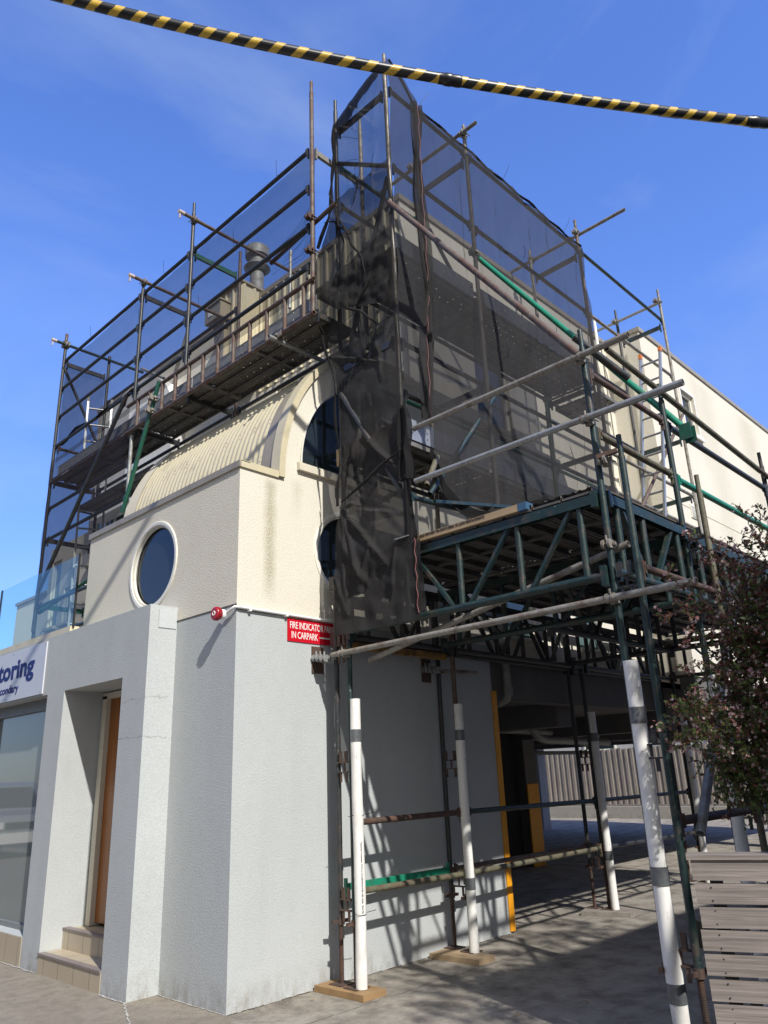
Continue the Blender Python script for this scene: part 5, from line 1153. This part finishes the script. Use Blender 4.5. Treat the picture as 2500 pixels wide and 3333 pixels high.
def twig(p0, p1, dens, bronze, fl, thick=.0022):
    p0, p1 = Vector(p0), Vector(p1); L_ = (p1-p0).length; n_ = max(3, int(L_/.05)); sag = rv()*L_*.12; pts_ = []
    for i in range(n_+1):
        t = i/n_; pts_.append(p0.lerp(p1, t)+sag*sin(pi*t)+rv()*.004)
    stems.path(pts_, [thick*(1.4-.8*i/n_) for i in range(n_+1)], 4)
    for i in range(n_):
        for _ in range(dens):
            p = pts_[i].lerp(pts_[i+1], rnd.random()); d_ = (pts_[i+1]-pts_[i]).normalized()*.5+rv()*.9
            add_leaf(leafr if rnd.random() < bronze else leaf, p, d_, rv()+Vector((0, 0, .8)), rnd.uniform(.020, .038), rnd.uniform(.013, .023))
    if rnd.random() < fl:
        for _ in range(rnd.randint(3, 8)):
            q = pts_[-1]+rv()*rnd.uniform(.005, .035); d_ = rv()
            for k in range(4): add_leaf(sepal, q, d_*.3+rv(), rv(), rnd.uniform(.008, .016), .006)
            if rnd.random() < .36:
                ax_ = (rv()+Vector((-.4, -.5, .1))).normalized(); e1 = ax_.cross(Vector((0, 0, 1))).normalized(); e2 = ax_.cross(e1)
                for k in range(5): a = k*2*pi/5; add_leaf(petal, q, (e1*cos(a)+e2*sin(a))+ax_*.35, ax_, .012, .009)
root = Vector((2.0, -4.45, .95))
for (c_, r_, dn) in lobes:
    c_ = Vector(c_); r_ *= .92; nT = int(420*r_*r_*dn*(12 if c_.x > 1.05 else 9))
    stems.path([root+rv()*.06, root.lerp(c_, .5)+rv()*.08+Vector((0, 0, .08)), c_+rv()*.05], [.012, .008, .004], 6)
    for _ in range(nT):
        p = c_+rv()*r_*rnd.uniform(.1, 1.0)**.5; q = p+((p-c_).normalized()*.5+rv()*.6)*rnd.uniform(.06, .17)
        up_b = (p.z-1.75)*.55+.18
        twig(p, q, 3, max(.05, min(.62, up_b+rnd.uniform(-.15, .15))), .55 if p.z > 1.55 else .25)
for (a, b_) in (((1.0, -3.6, 1.9), (.53, -3.35, 1.83)), ((1.0, -3.7, 2.3), (.57, -3.51, 2.67)), ((1.0, -3.8, 2.4), (.59, -3.65, 2.91)), ((1.1, -3.9, 2.6), (.85, -3.98, 3.04)), ((.9, -3.5, 1.75), (.56, -3.37, 1.70)), ((1.0, -3.7, 2.2), (.70, -3.54, 2.36)),
             ((1.0, -3.8, 2.6), (.80, -3.70, 2.90)), ((1.0, -3.5, 1.6), (.98, -3.46, 1.34)), ((1.0, -3.6, 2.5), (.50, -3.45, 2.44)), ((1.1, -3.8, 2.5), (.72, -3.72, 2.80)), ((1.2, -3.9, 2.6), (.92, -3.9, 3.0)), ((1.0, -3.7, 2.1), (.60, -3.45, 2.15)), ((.9, -3.6, 2.4), (.62, -3.5, 2.55))):
    A_, B_ = Vector(a), Vector(b_); prev = A_
    for k in range(1, 6):
        q = A_.lerp(B_, k/5)+rv()*.012+Vector((0, 0, .03*sin(k))); twig(prev, q, 2, .75, .8 if k > 3 else .35, .0028)
        twig(q, q+rv()*.09, 3, .7, .7); prev = q
leaf.build('foliage', LEAF, SH, label='green lower leaves'); leafr.build('foliage', LEAFR, SH, label='bronze red upper leaves'); petal.build('flowers', PETAL, SH, label='pale pink star flowers'); sepal.build('sepals', SEPAL, SH); stems.build('stems', BARK, SH)
m_ = MB(); m_.path([(2.0, -4.45, 0), (2.0, -4.43, .5), (1.98, -4.44, 1.05)], [.035, .03, .018], 10); m_.build('trunk', BARK, SH)

# ------------------------------------------------------------------ back yard fence and plinth wall
FE = thing('paling_fence', 'weathered grey timber paling fence at the back of the car park', 'fence', (20.9, 6, 0))
m_ = MB(); y = -6.0; k = 0
while y < 16:
    h_ = 2.16+.02*sin(k*1.7); m_.box(20.95, y, .42, 20.965, y+.15, h_); m_.box(20.925, y-.045, .40, 20.95, y+.045, h_+.01); y += .205; k += 1
m_.build('palings', WOODF, FE)
m_ = MB(); m_.box(20.9, -6, .30, 20.97, 16, .42); m_.build('plinth_board', WOODG, FE)
m_ = MB(); m_.box(20.65, -6, 0, 20.88, 16, .36); tag(m_.build('retaining_wall', render_coat('pale_block', (.42, .39, .33), (.33, .30, .25), .5, .4), None, (20.7, 5, 0)), 'low pale concrete retaining wall below the paling fence', 'wall')
NB = thing('neighbour_building', 'white walled neighbouring building showing above the paling fence', 'building', (26, 6, 0))
m_ = MB(); m_.box(25, -10, 0, 32, 18, 5.5); m_.build('wall', WHITEP, NB); m_ = MB(); m_.box(24.7, -10.3, 5.5, 32.3, 18.3, 5.7); m_.build('roof', BEIGEM, NB)
for y in (0, 5, 10): window(NB, lambda a, b_, d_: (d_, a, b_), y, 2.2, y+1.4, 3.4, 24.95, .07)
# ------------------------------------------------------------------ street behind the camera (reflected in the windows)
SB = thing('street_building', 'plain two storey building across the street seen only as a window reflection', 'building', (-26, 8, 0))
m_ = MB(); m_.box(-34, -14, -.1, -24, 60, 10.5); m_.build('wall', render_coat('grey_brown_render', (.13, .13, .13), (.10, .10, .10), .3, .2), SB)
m_ = MB(); m_.box(-34.3, -14.3, 10.5, -23.6, 60.3, 10.8); m_.build('roof', CONC, SB)
for y in (-6, 0, 6, 12, 18, 24, 30): window(SB, lambda a, b_, d_: (d_, a, b_), y, 1.0, y+2.2, 2.6, -23.99, .07)
VN = thing('parked_van', 'silver van parked in the street seen reflected in the shop window', 'van', (-4.9, 17.0, 0))
def van():
    prof = [(0, .35), (0, .85), (.12, 1.0), (.55, 1.12), (1.15, 1.72), (1.5, 1.80), (4.1, 1.82), (4.45, 1.6), (4.55, .9), (4.55, .35)]
    m_ = MB(); x0, x1 = -5.75, -4.05; n_ = len(prof)
    def xs(z): return .0 if z < 1.05 else (z-1.05)*.16
    V_ = [(x0+xs(z), 15.6+y, z) for y, z in prof]+[(x1-xs(z), 15.6+y, z) for y, z in prof]
    m_.add(V_, [tuple(range(n_)), tuple(range(n_, 2*n_))]+[(i, (i+1) % n_, n_+(i+1) % n_, n_+i) for i in range(n_)])
    return m_
van().build('body', plain('silver_car_paint', (.42, .44, .47), .25, .05, 3, .6), VN)
m_ = MB(); m_.add([(-5.55, 16.19, 1.17), (-4.25, 16.19, 1.17), (-4.32, 16.70, 1.67), (-5.48, 16.70, 1.67)], [(0, 1, 2, 3)]); m_.build('windscreen', GLASS, VN)
m_ = MB(); m_.box(-5.35, 15.58, .68, -4.45, 15.6, .84); m_.build('grille', DARK, VN)
for x in (-5.68, -4.42): m_ = MB(); m_.box(x, 15.57, .70, x+.3, 15.6, .86); m_.build('headlight', WHITE, VN)
m_ = MB(); m_.box(-5.1, 15.56, .45, -4.7, 15.58, .56); m_.build('number_plate', DARK, VN)
m_ = MB(); m_.box(-5.78, 15.50, .36, -4.02, 15.6, .60); m_.build('bumper', WHITE, VN)
for x in (-5.7, -4.3):
    for y in (16.4, 19.2): m_ = MB(); m_.tube((x, y, .2), (x+.2, y, .2), .32, 20, hollow=False); m_.build('wheel', CABK, VN)
NH = thing('driveway_shade_house', 'pale unseen house added across the driveway to shade it, outside the picture', 'building', (8, -8, 0))
m_ = MB(); m_.box(-.05, -14, 0, 22, -6.2, 4.65); m_.build('wall', render_coat('pale_bounce_render', (.50, .47, .42), (.44, .41, .36), .3, .3), NH)  # unseen house added to shade the driveway; pale walls bounce light
m_ = MB(); m_.box(-.10, -14.2, 4.65, 22.2, -6.15, 4.8); m_.build('roof', CONC, NH)
for x in (2, 6, 10, 14): window(NH, lambda a, b_, d_: (a, -d_, b_), x, 1.0, x+1.6, 2.3, 6.19, .06, depth=.03)
NT = thing('street_tree', 'leafy street tree beside the added house, outside the picture', 'tree', (-1.0, -7.2, 0))
m_ = MB(); m_.path([(-1.0, -7.2, 0), (-.95, -7.15, 1.6), (-.7, -7.0, 3.2), (-.5, -6.8, 4.4)], [.16, .12, .08, .04], 10); m_.path([(-.8, -7.05, 2.6), (-.3, -6.6, 3.8), (.2, -6.4, 4.6)], [.07, .05, .02], 8); m_.build('trunk', BARK, NT)
crown = MB(); rt = random.Random(9)
for _ in range(2600):
    while True:
        q = Vector((rt.uniform(-1, 1), rt.uniform(-1, 1), rt.uniform(-1, 1)))
        if q.length < 1: break
    if noise.noise(q*2.2) < -.05: continue
    c0 = Vector((.1, -6.7, 5.0)) if _ % 2 else Vector((1.6, -7.0, 5.5))  # crown lobes placed to dapple the edge of the driveway shade
    p = c0+Vector((q.x*1.15, q.y*1.0, q.z*.8)); add_leaf(crown, p, Vector((rt.uniform(-1, 1), rt.uniform(-1, 1), rt.uniform(-.6, .6))), Vector((0, 0, 1)), .12, .07)
crown.build('crown', LEAF, NT)
LT = MB(); rt = random.Random(4)
for _ in range(420):
    if rt.random() < .7: x = rt.uniform(.2, 3.5); y = -.03-abs(rt.gauss(0, .09))
    else: x = rt.uniform(.2, 6); y = rt.uniform(-3.2, -.2)
    a = rt.uniform(0, 6.28); sz = rt.uniform(.006, .022)
    add_leaf(LT, Vector((x, y, .006)), Vector((cos(a), sin(a), .2)), Vector((0, 0, 1)), sz, sz*.6)
o = LT.build('leaf_litter', plain('dry_litter', (.20, .15, .09), .8, .5, 40)); o['kind'] = 'stuff'; o['label'] = 'small dry leaf litter and grit scattered over the driveway concrete'; o['category'] = 'leaf litter'
# ------------------------------------------------------------------ fallen leaves
LM = plain('dry_leaf', (.36, .25, .13), .7, .4, 30)
spots = [(1.42, -2.6, 'pale curled dry leaf on the driveway centre foreground'), (1.75, -1.95, 'small brown dry leaf on the shaded driveway'), (2.3, -.75, 'brown dry leaf beside the second sole board'), (2.15, -.68, 'tan dry leaf near the edge of the second sole board'), (.62, -.2, 'small dry leaf against the grey wall base near the corner'), (1.2, -1.7, 'tiny tan leaf on the sunlit concrete'), (1.9, -.62, 'curled dry leaf left of the second sole board')]
for i, (x, y, lb_) in enumerate(spots):
    m_ = MB(); a = i*1.3; add_leaf(m_, Vector((x, y, .008)), Vector((cos(a), sin(a), .12)), Vector((0, 0, 1)), .085 if i < 2 else .05, .03 if i < 2 else .02)
    tag(m_.build('fallen_leaf', LM, None, (x, y, 0)), lb_, 'leaf', 'dry leaves on the driveway')
